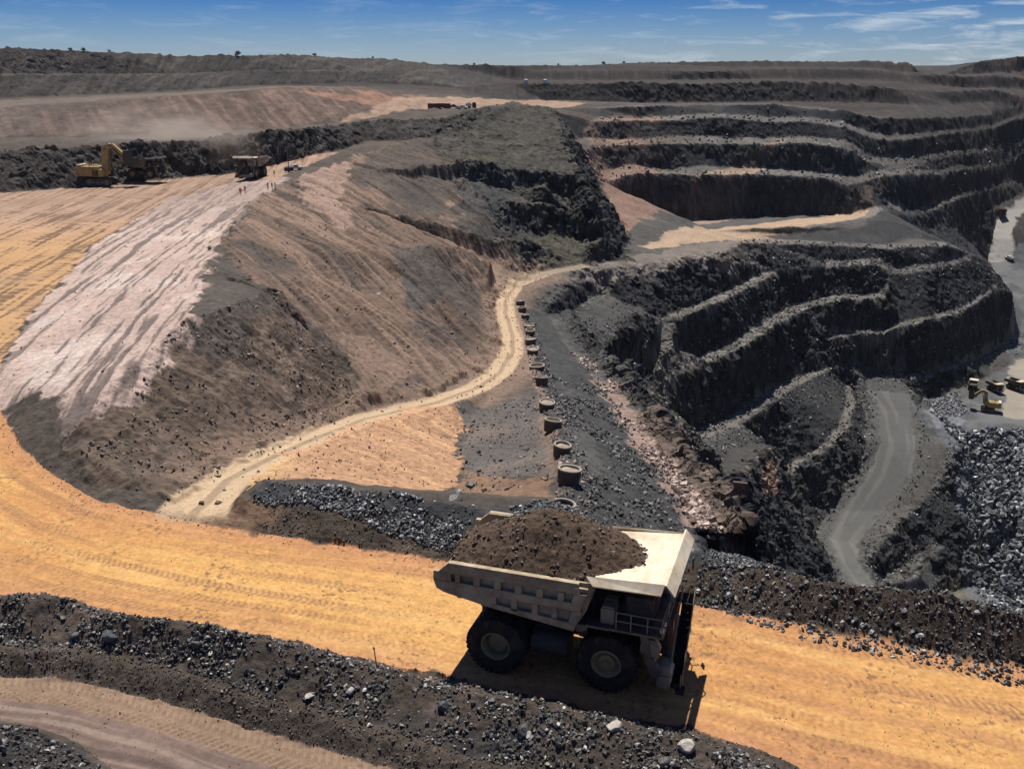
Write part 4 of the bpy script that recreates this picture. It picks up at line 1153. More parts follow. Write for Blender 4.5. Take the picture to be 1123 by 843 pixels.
def make_load(label, tr, rag=.0):
    """heaped soil lying in a dump body"""
    nx_, ny_ = 130, 80
    u, v = np.meshgrid(np.linspace(-3.1, 8.6, nx_), np.linspace(-3.05, 3.05, ny_), indexing='ij')
    cx = 2.35
    rx = np.where(u < cx, 5.7, 7.0)
    a = np.sqrt(np.abs((u - cx) / rx) ** 2.0 + np.abs(v / 3.35) ** 2.4)
    a = a + .045 * n2(u / 1.3, v / 1.3, 201) + .03 * n2(u / .5, v / .5, 202)
    h = 6.45 + 2.95 * np.clip(1 - a, -1, 1) ** 1.0
    h = np.where(a < .25, h - .9 * (.25 - a) , h)
    h += .16 * fbm(u / 1.0, v / 1.0, 203, 4, .6) + .09 * ridged(u / .35, v / .35, 204, 2)
    base = np.where(u > 5.55, 6.93 + (u - 5.55) * .101, np.where(u > 4.55, 4.3 + (u - 4.55) * 2.55, 4.35))
    keep = (h > np.maximum(base, 6.2) + .02)
    z = np.where(u > 5.4, np.maximum(h, base + .006), np.maximum(h, 5.2))
    vts = np.stack([u, v, z], -1).reshape(-1, 3)
    i, j = np.meshgrid(np.arange(nx_ - 1), np.arange(ny_ - 1), indexing='ij')
    qd = np.stack([i * ny_ + j, (i + 1) * ny_ + j, (i + 1) * ny_ + j + 1, i * ny_ + j + 1], -1).reshape(-1, 4)
    kk_ = keep.ravel()
    sel = kk_[qd].any(1) | ((u.ravel()[qd] < 5.4).all(1))
    qd = qd[sel]
    used = np.unique(qd); mp = np.zeros(len(vts), int); mp[used] = np.arange(len(used))
    o = link('dirt_load', raw_mesh('dirt_load', vts[used], mp[qd], M_SOIL), None, label=label, category='dirt load')
    o.location = tr.location; o.rotation_euler = tr.rotation_euler; o.scale = tr.scale
    return o


load = make_load('heap of dark brown dirt filling the dump body of the large cream haul truck', truck)

# ------------------------------------------------------------------ loose rock
def rock_protos(n=8, pts=13):
    out = []
    r_ = np.random.default_rng(5)
    for k in range(n):
        p = r_.normal(size=(pts, 3)); p /= np.linalg.norm(p, axis=1)[:, None]
        p *= r_.uniform(.75, 1.05, (pts, 1)); p *= np.array([1, r_.uniform(.65, .95), r_.uniform(.5, .8)])
        b = bmesh.new()
        for q_ in p: b.verts.new(q_)
        h = bmesh.ops.convex_hull(b, input=b.verts[:])
        bmesh.ops.delete(b, geom=[v for v in b.verts if not v.link_faces], context='VERTS')
        b.verts.index_update()
        out.append((np.array([v.co for v in b.verts], np.float32), np.array([[v.index for v in f.verts] for f in b.faces], np.int32)))
        b.free()
    return out


PROTO = rock_protos()
m, nt, bs = new_mat('loose_rock')
at = nd(nt, 'ShaderNodeAttribute', attribute_name='Col')
nz = noise_node(nt, 4.0, 6, .7)
mr = nd(nt, 'ShaderNodeMapRange'); mr.inputs['From Min'].default_value = .3; mr.inputs['From Max'].default_value = .7; mr.inputs['To Min'].default_value = .6; mr.inputs['To Max'].default_value = 1.4
nt.links.new(nz.outputs['Fac'], mr.inputs['Value'])
sc = nd(nt, 'ShaderNodeVectorMath', operation='SCALE'); nt.links.new(at.outputs['Color'], sc.inputs[0]); nt.links.new(mr.outputs['Result'], sc.inputs['Scale'])
nt.links.new(sc.outputs['Vector'], bs.inputs['Base Color'])
bu = nd(nt, 'ShaderNodeBump'); bu.inputs['Distance'].default_value = .06; nt.links.new(nz.outputs['Fac'], bu.inputs['Height']); nt.links.new(bu.outputs['Normal'], bs.inputs['Normal'])
bs.inputs['Roughness'].default_value = .5; bs.inputs['Specular IOR Level'].default_value = .55
M_ROCK = m

BLUE = [((.045, .047, .052), .46), ((.09, .094, .102), .27), ((.18, .185, .195), .17), ((.42, .42, .41), .10)]  # extra pale stones: bright glints of the rubble put into the stone colours
BROWN = [((.085, .066, .053), .6), ((.13, .10, .08), .25), ((.05, .045, .042), .15)]
MIXED = [((.05, .05, .052), .5), ((.085, .07, .058), .28), ((.16, .155, .15), .14), ((.42, .40, .37), .08)]
PALE = [((.36, .26, .22), .45), ((.48, .38, .33), .25), ((.20, .15, .13), .3)]
GREY = [((.06, .06, .062), .5), ((.10, .095, .09), .35), ((.17, .16, .15), .15)]
SAND = [((.30, .20, .14), .5), ((.20, .14, .10), .4), ((.10, .08, .065), .1)]


def poly_pts(poly, n, r_):
    poly = np.asarray(poly)[:, :2]
    lo, hi = poly.min(0), poly.max(0)
    out = np.zeros((0, 2))
    for _ in range(60):
        c = r_.uniform(lo, hi, (n * 2, 2))
        out = np.concatenate([out, c[inpoly(poly, c[:, 0], c[:, 1])]])
        if len(out) >= n: break
    return out[:n]


def band_pts(line, w0, w1, n, r_):
    p = np.asarray(line)[:, :2]
    d = np.diff(p, axis=0); ln = np.hypot(*d.T); c = np.concatenate([[0], np.cumsum(ln)])
    s = r_.uniform(0, c[-1], n); k = np.clip(np.searchsorted(c, s) - 1, 0, len(ln) - 1)
    t = (s - c[k]) / ln[k]; q_ = p[k] + d[k] * t[:, None]
    nrm = np.stack([-d[k, 1], d[k, 0]], 1) / ln[k][:, None]
    return q_ + nrm * r_.uniform(w0, w1, n)[:, None]


def rocks(xy, smin, smax, pal, seed, clump=None, power=2.2, sink=.25):
    """positions, sizes and colours for one batch; small stones far outnumber big ones"""
    r_ = np.random.default_rng(seed)
    if clump:
        w_ = n2(xy[:, 0] / clump, xy[:, 1] / clump, seed) + .5 * n2(xy[:, 0] / clump * 2.7, xy[:, 1] / clump * 2.7, seed + 1)
        xy = xy[w_ > r_.normal(.0, .18, len(xy))]
    n = len(xy)
    s = smin + (smax - smin) * r_.uniform(0, 1, n) ** (power * 1.6)
    z, _ = ground_at(xy[:, 0], xy[:, 1])
    cols = np.array([p[0] for p in pal]); pr = np.array([p[1] for p in pal])
    ci = r_.choice(len(pal), n, p=pr / pr.sum())
    c = cols[ci] * r_.uniform(.7, 1.3, (n, 1))
    return np.column_stack([xy, z + s * (.5 - sink) * .7]), s, c


def rock_object(name, batches, label, seed, category='rubble'):
    r_ = np.random.default_rng(seed)
    pos = np.concatenate([b[0] for b in batches]); s = np.concatenate([b[1] for b in batches]) * .5; c = np.concatenate([b[2] for b in batches])
    pi = r_.integers(0, len(PROTO), len(pos))
    V_, F_, C_ = [], [], []; base = 0
    for k, (pv_, pf_) in enumerate(PROTO):
        ix = np.nonzero(pi == k)[0]
        if not len(ix): continue
        q_ = r_.normal(size=(len(ix), 4)); q_ /= np.linalg.norm(q_, axis=1)[:, None]
        a, b, c_, d = q_.T
        Rm = np.stack([1 - 2 * (c_ * c_ + d * d), 2 * (b * c_ - a * d), 2 * (b * d + a * c_), 2 * (b * c_ + a * d), 1 - 2 * (b * b + d * d), 2 * (c_ * d - a * b),
                       2 * (b * d - a * c_), 2 * (c_ * d + a * b), 1 - 2 * (b * b + c_ * c_)], 1).reshape(-1, 3, 3)
        w_ = np.einsum('nij,vj->nvi', Rm, pv_) * (s[ix, None, None] * r_.uniform(.7, 1.3, (len(ix), 1, 3))) + pos[ix, None, :]
        nv = len(pv_)
        V_.append(w_.reshape(-1, 3)); C_.append(np.repeat(c[ix], nv, 0))
        F_.append((pf_[None] + (base + np.arange(len(ix)) * nv)[:, None, None]).reshape(-1, 3)); base += len(ix) * nv
    return link(name, raw_mesh(name, np.concatenate(V_), np.concatenate(F_), M_ROCK, np.concatenate(C_), smooth_=False), None, kind='stuff', label=label, category=category)


rr_ = np.random.default_rng(21)
# windrow beside the road, nearest the viewpoint
bp_ = np.concatenate([off(near_crest, 1.2), off(wind, .6)[::-1]])
rock_object('rubble', [
    rocks(poly_pts(bp_, 34000, rr_), .04, .40, MIXED, 31, clump=2.6, power=3.0),
    rocks(poly_pts(np.concatenate([off(near_crest, .3), off(wind, 1.2)[::-1]]), 3000, rr_), .08, .5, MIXED, 32, clump=3.2, power=3),
    rocks(poly_pts(np.concatenate([off(wind, .8), low_edge[::-1]]), 5000, rr_), .04, .22, BROWN, 33),
    rocks(band_pts(wind, -.8, 1.0, 2600, rr_), .05, .3, BROWN + MIXED[2:], 36, clump=4),
    rocks(band_pts(near_crest, .6, 2.6, 1800, rr_), .06, .34, MIXED + PALE, 34),
    rocks(poly_pts(L((-150, 785, 0), (0, 793, .4), (40, 801, .4), (90, 822, .2), (118, 850, 0), (90, 930, 0), (-150, 1000, 0)), 4200, rr_), .08, .5, MIXED, 35),
], 'heaped dark and pale rubble along the windrow at the near side of the road', 41)
# rubble berm across the road
lbp = np.concatenate([L((255, 553, .5), (290, 524, 2.0), (340, 529, 2.2), (420, 538, 2.2), (500, 549, 2.0), (560, 558, 1.6), (600, 560, 0)), L((600, 622, .3), (500, 606, .3), (440, 596, .3), (400, 572, 1.2), (340, 555, 1.2), (270, 560, .4))])
rbp = np.concatenate([off(fb, 1.5), off(road_far, 3.0)[11:][::-1]])
rock_object('rubble', [
    rocks(poly_pts(lbp, 30000, rr_), .06, .46, BLUE, 51, clump=6, power=2.2),
    rocks(poly_pts(rbp, 48000, rr_), .06, .42, BLUE, 52, power=2.4),
    rocks(band_pts(off(fb, 0), -4, 3, 6000, rr_), .08, .5, BLUE, 53, power=2.2),
    rocks(band_pts(off(road_far, 1.4)[7:], -1.4, 1.6, 5200, rr_), .05, .3, BROWN, 54),
    rocks(poly_pts(L((560, 562, 1), (622, 545, -1), (700, 585, -2), (772, 600, 1.6), (700, 640, 0), (600, 620, 0)), 5200, rr_), .10, .6, BLUE, 55),
], 'blue-grey broken rock heaped along the far side of the road', 42)
# high wall below the rings and its pale boulder strip
rock_object('scree', [
    rocks(poly_pts(np.concatenate([off(ringline, 1.0)[3:], strip[::-1][:-2]]), 9000, rr_), .14, .75, GREY, 61, clump=6),
    rocks(band_pts(off(ringline, .5)[1:], -1.6, 1.8, 2600, rr_), .12, .7, GREY + PALE, 62),
    rocks(band_pts(strip[1:], -.4, 2.6, 1500, rr_), .2, 1.25, PALE, 63, clump=5, power=1.5),
    rocks(band_pts(off(strip, 1.0)[4:], -1.0, 1.4, 420, rr_), .3, 1.3, PALE, 64, power=1.2),
    rocks(band_pts(off(strip, 4.5), -1.5, 5, 1500, rr_), .15, .8, GREY, 65),
    rocks(poly_pts(L((700, 470, -46), (745, 430, -50), (800, 440, -58), (790, 520, -53), (806, 615, -40), (775, 600, -20)), 2600, rr_), .25, 1.5, GREY + PALE[:1], 66),
    rocks(poly_pts(L((630, 350, -29), (690, 300, -28), (740, 350, -40), (700, 420, -42), (655, 400, -30)), 900, rr_), .2, 1.3, GREY, 67, power=2.6),
], 'loose grey scree and pale boulders below the row of rings', 43)
# benches of the pit
bb_ = []
for k_, (ln_, w0, w1, n_) in enumerate(((S1, 0, 6, 900), (S2, -1, 6, 2200), (S3, -1, 7, 2200), (S4a, -1, 7, 1500), (S4b, -1, 5, 1000), (S5, -2, 5, 1000), (S5b, -3, 4, 700), (T4, -3, 8, 900), (pier, -4, 3, 600),
                                   (ramp[0], 1, 6, 900), (ramp[1], -5, -1, 900), (path, -2, 4, 600))):
    bb_.append(rocks(band_pts(ln_, w0, w1, int(n_ * .5), rr_), .25, 1.5, GREY, 70 + k_, power=2.4))
for k_, (x0, x1, y0, o0) in enumerate(((650, 925, 196, 8), (640, 925, 160, 25), (660, 925, 134, 40), (935, 1120, 190, 20), (950, 1120, 172, 36))):
    r2_ = np.random.default_rng(90 + k_); px = r2_.uniform(x0, x1, 320)
    xy = np.array([D(a, y0, DB(a, o0 + b))[:2] for a, b in zip(px, r2_.uniform(-4, 9, 320))])
    bb_.append(rocks(xy, .4, 2.2, GREY, 95 + k_, power=2.4))
for k_, (ln_, n_) in enumerate(((S1, 1200), (S2, 3200), (S3, 3200), (S4a, 2200), (S4b, 1800), (S5, 1000), (S5b, 500), (pier, 600))):
    bb_.append(rocks(band_pts(ln_, -9, -.5, n_, rr_), .22, 1.25, BLUE, 170 + k_, power=2.2, sink=.35))
rock_object('scree', bb_, 'fallen dark and pale rock lying on the benches of the pit', 44)
# blasted rock on the pit floor
blp = L((1020, 450, -88), (1060, 470, -90), (1300, 480, -90), (1300, 660, -114), (1085, 650, -114), (1074, 590, -111), (1060, 510, -97))
rock_object('blasted_rock', [
    rocks(poly_pts(blp, 11000, rr_), .7, 3.2, [((.075, .081, .092), .42), ((.13, .138, .152), .30), ((.25, .26, .275), .19), ((.46, .46, .47), .09)], 81, power=1.3),
    rocks(poly_pts(L((1010, 440, -88), (1050, 432, -88), (1062, 452, -88.5), (1030, 460, -89)), 1600, rr_), .4, 1.6, [((.15, .155, .17), .6), ((.28, .28, .29), .4)], 82),
], 'blue-grey blasted rock covering the pit floor', 45)
# stones on the slopes and clods on the roads
slp = L((240, 300, 5), (318, 200, 1.5), (480, 165, 3), (560, 260, -15), (545, 390, -15), (470, 434, -10), (400, 440, -7), (300, 325, 3))
hlp = np.concatenate([C1, L((335, 357, 0), (402, 432, -6.3), (340, 470, -5.2), (225, 528, -.8), (130, 540, .4))])
pkp = L((0, 430, 1.2), (30, 352, .6), (180, 222, 0), (300, 205, 1), (240, 268, 4), (205, 347, 7.5), (110, 433, 4.4), (72, 480, 1.3))
rock_object('gravel', [
    rocks(poly_pts(slp, 7000, rr_), .12, .85, BROWN + SAND, 101, clump=14, power=3, sink=.5),
    rocks(poly_pts(hlp, 6000, rr_), .08, .7, BROWN + SAND[1:2], 102, clump=5, power=3, sink=.45),
    rocks(poly_pts(pkp, 1600, rr_), .08, .45, BROWN + PALE[:1], 103, clump=4, power=3, sink=.4),
    rocks(poly_pts(L((290, 500, -3), (400, 466, -7), (505, 450, -11), (500, 540, -7.5), (300, 525, -1)), 650, rr_), .08, .35, SAND + BROWN[2:], 104),
    rocks(poly_pts(L((505, 448, -11.5), (588, 436, -11.9), (604, 530, -4.5), (505, 545, -7)), 900, rr_), .10, .6, GREY + SAND[:1], 105),
    rocks(band_pts(track, -7, 7, 2200, rr_), .08, .5, SAND + BROWN, 106),
    rocks(poly_pts(np.concatenate([off(road_far, -.5)[2:], off(road_near, .3)[::-1]]), 3200, rr_), .03, .13, [((.30, .17, .08), .6), ((.16, .10, .06), .4)], 107, clump=5),
    rocks(band_pts(road_far, -1.0, .6, 1800, rr_), .05, .22, BROWN + SAND, 108),
    rocks(poly_pts(np.concatenate([low_edge, L((560, 960, 0), (125, 900, -.3), (90, 822, -.3), (0, 792, -.3), (-150, 782, -.3))]), 1400, rr_), .03, .14, BROWN + PALE[:1], 109),
], 'scattered stones and clods on the slopes and roads', 46)
print('rocks', round(time.time() - T0, 1))

# clods on the load
rl = np.random.default_rng(77)
lv = np.array([v.co for v in load.data.vertices]); lv = lv[(lv[:, 2] > 6.3) & (lv[:, 0] < 7.9)]
lp = lv[rl.integers(0, len(lv), 1500)] + rl.normal(size=(1500, 3)) * np.array([.05, .05, .01])
ls_ = .06 + .36 * rl.uniform(0, 1, 1500) ** 4
lc = np.array([.10, .066, .047]) * rl.uniform(.45, 1.5, (1500, 1))
o = rock_object('clods', [(lp, ls_, lc)], 'clods', 78); o.parent = load
del o['label'], o['category']; o['kind'] = 'stuff'
# ------------------------------------------------------------------ other machines, people and small things
# second truck, empty, coming towards the viewpoint
q0 = hit(281, 194)
truck2 = dup(truck, (q0[0], q0[1], gz(q0[0], q0[1])), math.radians(-98), 'empty haul truck with pale canopy, facing us on the far plateau beside the workers', .92)
q0 = hit(156, 201)
truck3 = dup(truck, (q0[0] - 2.0, q0[1] + 2, gz(q0[0] - 2.0, q0[1] + 2)), math.radians(-8), 'dusty dark haul truck under the raised bucket of the yellow mining shovel', .86)
for o_ in (truck3,):
    for ch in o_.children_recursive:
        if ch.type == 'MESH' and ch.data.materials[0] in (M_CREAM, M_CANOPY, M_CREAMD):
            ch.data = ch.data.copy(); ch.data.materials[0] = M_STEEL


def track_shoe(parent, y, L_=7.6, H_=1.9, W_=1.3):
    m = MB(); r = H_ / 2
    poly = [(L_ / 2 - r + r * math.cos(a), r + r * math.sin(a)) for a in np.linspace(-math.pi / 2, math.pi / 2, 9)] + [(-L_ / 2 + r + r * math.cos(a), r + r * math.sin(a)) for a in np.linspace(math.pi / 2, 3 * math.pi / 2, 9)]
    m.prism(poly, y - W_ / 2, y + W_ / 2)
    n = 22
    for k in range(n):
        for zz in (0.0, H_): m.box((-L_ / 2 + r + (L_ - 2 * r) * (k + .5) / n, y, zz), (.14, W_ + .05, .12))
    tr = m.build('track', M_DARK, parent)
    m = MB()
    for k in range(5):
        xx = -L_ / 2 + r + (L_ - 2 * r) * k / 4
        m.cyl((xx, y - W_ / 2 - .06, r), (xx, y + W_ / 2 + .06, r), r * (.72 if k in (0, 4) else .36), n=16)
    m.build('roller', M_STEEL, tr, smooth=35)


def make_shovel(label, loc, rz):
    t = thing('mining_shovel', label, 'excavator', loc, rz)
    for s in (-1, 1): track_shoe(t, s * 2.4, 7.8, 2.2, 1.4)
    m = MB(); m.box((0, 0, 1.5), (4.6, 3.6, 1.1), bev=.1); m.cyl((0, 0, 2.0), (0, 0, 2.7), 1.9, n=28); m.build('undercarriage', M_DARK, t, smooth=35)
    m = MB()
    m.box((-2.4, 0, 4.35), (5.6, 5.2, 3.0), bev=.12); m.box((-5.9, 0, 4.6), (1.6, 5.4, 3.4), bev=.25); m.box((-.2, -1.75, 3.9), (3.6, 1.7, 2.2), bev=.1); m.box((.5, 0, 3.4), (2.6, 1.8, 1.4), bev=.1)
    for k in range(5): m.box((-4.4 + k * .9, -2.66, 4.3), (.12, .08, 2.3))
    m.box((-2.6, .9, 5.95), (3.2, 1.6, .5), bev=.08)
    hs = m.build('house', M_YELLOW, t, smooth=35)
    m = MB(); m.box((-5.9, -1.4, 6.34), (1.4, 2.2, .1)); m.box((-5.9, 1.4, 6.34), (1.4, 2.2, .1)); m.build('roof_panel', M_WHITE, hs)
    for yy in (-.5, .7):
        m = MB(); m.cyl((-3.2, yy, 6.1), (-3.2, yy, 7.5), .2, n=12); m.build('exhaust_pipe', M_DARK, hs, smooth=35)
    m = MB(); m.box((1.0, 1.9, 5.4), (2.2, 1.7, 2.3), bev=.08); m.box((1.0, 1.9, 6.6), (2.4, 1.9, .12)); cb = m.build('cab', M_YELLOW, t, smooth=35)
    m = MB(); m.box((2.12, 1.9, 5.7), (.05, 1.4, 1.3)); m.build('windscreen', M_GLASS, cb)
    m = MB(); m.box((1.0, 1.03, 5.7), (1.6, .05, 1.2)); m.build('side_window', M_GLASS, cb)
    m = MB()
    for a, b in (((-1, -2.6), (-6.5, -2.6)),):
        for z in (6.4, 6.9): m.tube([(a[0], a[1], z), (b[0], b[1], z)], .04)
        for k in range(6): m.tube([(a[0] + (b[0] - a[0]) * k / 5, a[1], 5.9), (a[0] + (b[0] - a[0]) * k / 5, a[1], 6.9)], .04)
    m.build('handrail', M_YELLOW, t)
    def beam(name, pts, w, par):
        m = MB(); m.prism(pts, -w / 2, w / 2); return m.build(name, M_YELLOW, par)
    bm_ = beam('boom', [(.4, 3.6), (2.6, 3.4), (2.9, 6.6), (3.3, 10.4), (4.6, 12.1), (3.6, 12.7), (1.4, 11.6), (.8, 7.0)], 1.5, t)
    m = MB()
    for s in (-1, 1): m.cyl((2.9, s * 1.0, 4.4), (3.5, s * 1.0, 8.4), .24, n=12); m.cyl((3.5, s * 1.0, 8.4), (4.3, s * 1.0, 11.2), .15, n=10)
    m.box((2.4, 0, 11.0), (.7, 1.9, .7), bev=.1); m.cyl((4.2, -1.1, 12.2), (4.2, 1.1, 12.2), .4, n=16)
    m.build('boom_cylinder', M_STEEL, bm_, smooth=35)
    st = beam('dipper_arm', [(3.7, 12.5), (4.9, 12.6), (8.8, 9.0), (8.3, 6.9), (7.2, 7.2), (6.3, 9.2), (3.6, 11.6)], 1.3, t)
    m = MB(); m.cyl((4.9, .9, 11.4), (7.4, .9, 8.7), .2, n=12); m.cyl((4.9, -.9, 11.4), (7.4, -.9, 8.7), .2, n=12); m.build('arm_cylinder', M_STEEL, st, smooth=35)
    m = MB()
    pr = [(8.6, 10.6), (11.2, 10.8), (11.6, 8.6), (11.3, 6.6), (10.6, 6.3), (8.7, 6.4), (8.2, 8.2)]
    for y0, y1 in ((-2.0, -1.85), (1.85, 2.0)): m.prism(pr, y0, y1)
    m.prism([(8.6, 10.6), (8.2, 8.2), (8.7, 6.4), (8.9, 6.5), (8.45, 8.2), (8.8, 10.5)], -1.9, 1.9)
    m.prism([(8.7, 6.4), (10.6, 6.3), (11.3, 6.6), (11.6, 8.6), (11.4, 8.65), (11.1, 6.75), (10.6, 6.5), (8.75, 6.6)], -1.9, 1.9)
    bk = m.build('bucket', M_DARK, st)
    for k in range(5):
        m = MB(); m.box((11.25 - .15, -1.6 + .8 * k, 10.95), (.3, .28, .7), taper=(.4, .6)); m.build('tooth', M_STEEL, bk)
    return t


q0 = hit(113, 203)
shovel = make_shovel('big yellow mining shovel with raised arm, loading beside the dark wall on the plateau', (q0[0], q0[1], gz(q0[0], q0[1])), math.radians(-4))
shovel.scale = (.93,) * 3
q0 = hit(1083, 450)
dup(shovel, (q0[0], q0[1], gz(q0[0], q0[1])), math.radians(155), 'small yellow excavator down on the pit floor at the edge of the blasted rock', .62)
for (px, py, rz, sc_, lab) in ((1066, 428, 60, .48, 'small dark haul truck on the pit floor, nearest the bench wall'),
                               (1087, 427, -75, .5, 'small haul truck on the pit floor, between two others behind the excavator'),
                               (1108, 425, -60, .55, 'small dark haul truck on the pit floor beside the pale patch of ground'),
                               (1097, 236, -100, .55, 'dark red haul truck on the pale road, far right')):
    q0 = hit(px, py)
    tk = dup(truck, (q0[0], q0[1], gz(q0[0], q0[1])), math.radians(rz), lab, sc_, group='distant haul trucks')
    for ch in tk.children_recursive:
        if ch.type == 'MESH' and ch.data.materials[0] in (M_CREAM, M_CANOPY, M_CREAMD) and 'pale road' in lab:
            ch.data = ch.data.copy(); ch.data.materials[0] = M_RED
        elif ch.type == 'MESH' and ch.data.materials[0] is M_CREAM:
            ch.data = ch.data.copy(); ch.data.materials[0] = M_STEEL


def make_pickup(label, loc, rz, paint, name='pickup_truck'):
    t = thing(name, label, 'pickup', loc, rz)
    m = MB(); m.prism([(-2.6, .55), (2.6, .55), (2.6, 1.0), (2.45, 1.12), (1.2, 1.2), (-2.6, 1.15)], -.92, .92); m.build('body', paint, t)
    m = MB(); m.prism([(-.6, 1.15), (1.3, 1.15), (.7, 1.85), (-.5, 1.88)], -.82, .82); cb = m.build('cabin', paint, t)
    m = MB(); m.prism([(1.22, 1.25), (.74, 1.78), (.78, 1.80), (1.30, 1.26)], -.7, .7); m.build('windscreen', M_GLASS, cb)
    for s in (-1, 1):
        m = MB(); m.prism([(-.45, 1.28), (1.05, 1.28), (.66, 1.75), (-.4, 1.77)], s * .83 - .01, s * .83 + .01); m.build('side_window', M_GLASS, cb)
    m = MB(); m.box((-1.65, 0, 1.25), (1.7, 1.7, .08))
    for s in (-1, 1): m.box((-1.65, s * .86, 1.35), (1.8, .08, .3))
    m.box((-2.5, 0, 1.35), (.08, 1.7, .3)); m.build('tray', paint, t)
    for x in (-1.6, 1.65):
        for s in (-1, 1):
            w_ = link('wheel', None, t); w_.location = (x, s * .8, .4)
            m = MB(); m.lathe([(.25, .12), (.38, .13), (.41, 0), (.38, -.13), (.25, -.12)], n=20, axis='Y', close=True); m.build('tyre', M_TYRE, w_, smooth=35)
            m = MB(); m.lathe([(.26, s * .1), (.2, s * .06), (.0001, s * .09)], n=16, axis='Y'); m.build('rim', M_RIM, w_, smooth=35)
    for s in (-1, 1):
        m = MB(); m.box((2.6, s * .7, .88), (.06, .3, .16)); m.build('headlight', M_LAMP, t)
    return t


q0 = hit(1107, 285)
pk0 = make_pickup('white pickup at the foot of the pale far road in the pit', (q0[0], q0[1], gz(q0[0], q0[1])), math.radians(100), M_WHITE); pk0.scale = (1.15,) * 3
for px, py, rz, lab, paint in ((323, 187, 30, 'white pickup parked beside the light tower on the plateau edge', None),
                               (497, 119, 10, 'dark pickup at the left of the parked group on the far pale road', M_DARK),
                               (507, 120, -20, 'bright white pickup in the parked group, nearest to us on the far pale road', None),
                               (514, 117, 80, 'white pickup seen end-on in the parked group on the far pale road', None),
                               (520, 117, 90, 'dark blue pickup at the right end of the parked group on the far pale road', M_NAVY)):
    q0 = hit(px, py)
    v_ = dup(pk0, (q0[0], q0[1], gz(q0[0], q0[1])), math.radians(rz), lab, 1.0, group='pickups parked on the far pale road' if px > 400 else None)
    if paint:
        for ch in v_.children_recursive:
            if ch.type == 'MESH' and ch.data.materials[0] is M_WHITE:
                ch.data = ch.data.copy(); ch.data.materials[0] = paint


def make_container(label, loc, rz, paint):
    t = thing('shipping_container', label, 'container', loc, rz)
    m = MB(); m.box((0, 0, 1.3), (6.0, 2.4, 2.5))
    for k in range(20):
        for s in (-1, 1): m.box((-2.85 + k * .3, s * 1.22, 1.3), (.14, .05, 2.2))
    m.build('shell', paint, t)
    for s in (-1, 1):
        m = MB(); m.box((3.03, s * .58, 1.3), (.06, 1.1, 2.3)); m.cyl((3.08, s * .3, .25), (3.08, s * .3, 2.4), .03, n=6); m.build('door', paint, t)
    return t


q0 = hit(474, 118)
cn0 = make_container('dark red steel container standing alone at the left of the far pale road', (q0[0], q0[1], gz(q0[0], q0[1])), math.radians(5), M_RED); cn0.scale = (.72,) * 3
for px, py, lab in ((482, 118, 'dark red steel container, left one of the touching pair on the far pale road'), (489, 118, 'dark red steel container, right one of the touching pair on the far pale road')):
    q0 = hit(px, py); dup(cn0, (q0[0], q0[1], gz(q0[0], q0[1])), math.radians(4), lab, .72, group='red containers on the far pale road')
# light tower by the plateau edge
q0 = hit(317, 189)
lt_ = thing('light_tower', 'dark trailer light tower with tall thin mast at the plateau edge', 'light tower', (q0[0], q0[1], gz(q0[0], q0[1])), math.radians(20))
m = MB(); m.box((0, 0, .95), (2.8, 1.5, 1.2), bev=.08); m.box((1.9, 0, .55), (1.4, .12, .12)); m.build('trailer_body', M_DARK, lt_, smooth=35)
m = MB(); m.cyl((0, 0, 1.5), (0, 0, 7.0), .13, n=10); m.cyl((0, 0, 7.0), (0, 0, 7.7), .09, n=8); ms = m.build('mast', M_STEEL, lt_)
for k in range(4):
    m = MB(); m.box((-.6 + .4 * k, .1, 7.6), (.34, .16, .34), bev=.03); m.build('floodlight', M_STEEL, ms)
for s in (-1, 1):
    m = MB(); m.lathe([(.2, .1), (.34, .1), (.36, 0), (.34, -.1), (.2, -.1)], n=16, axis='Y', loc=(0, s * .8, .36), close=True); m.build('wheel', M_TYRE, lt_)


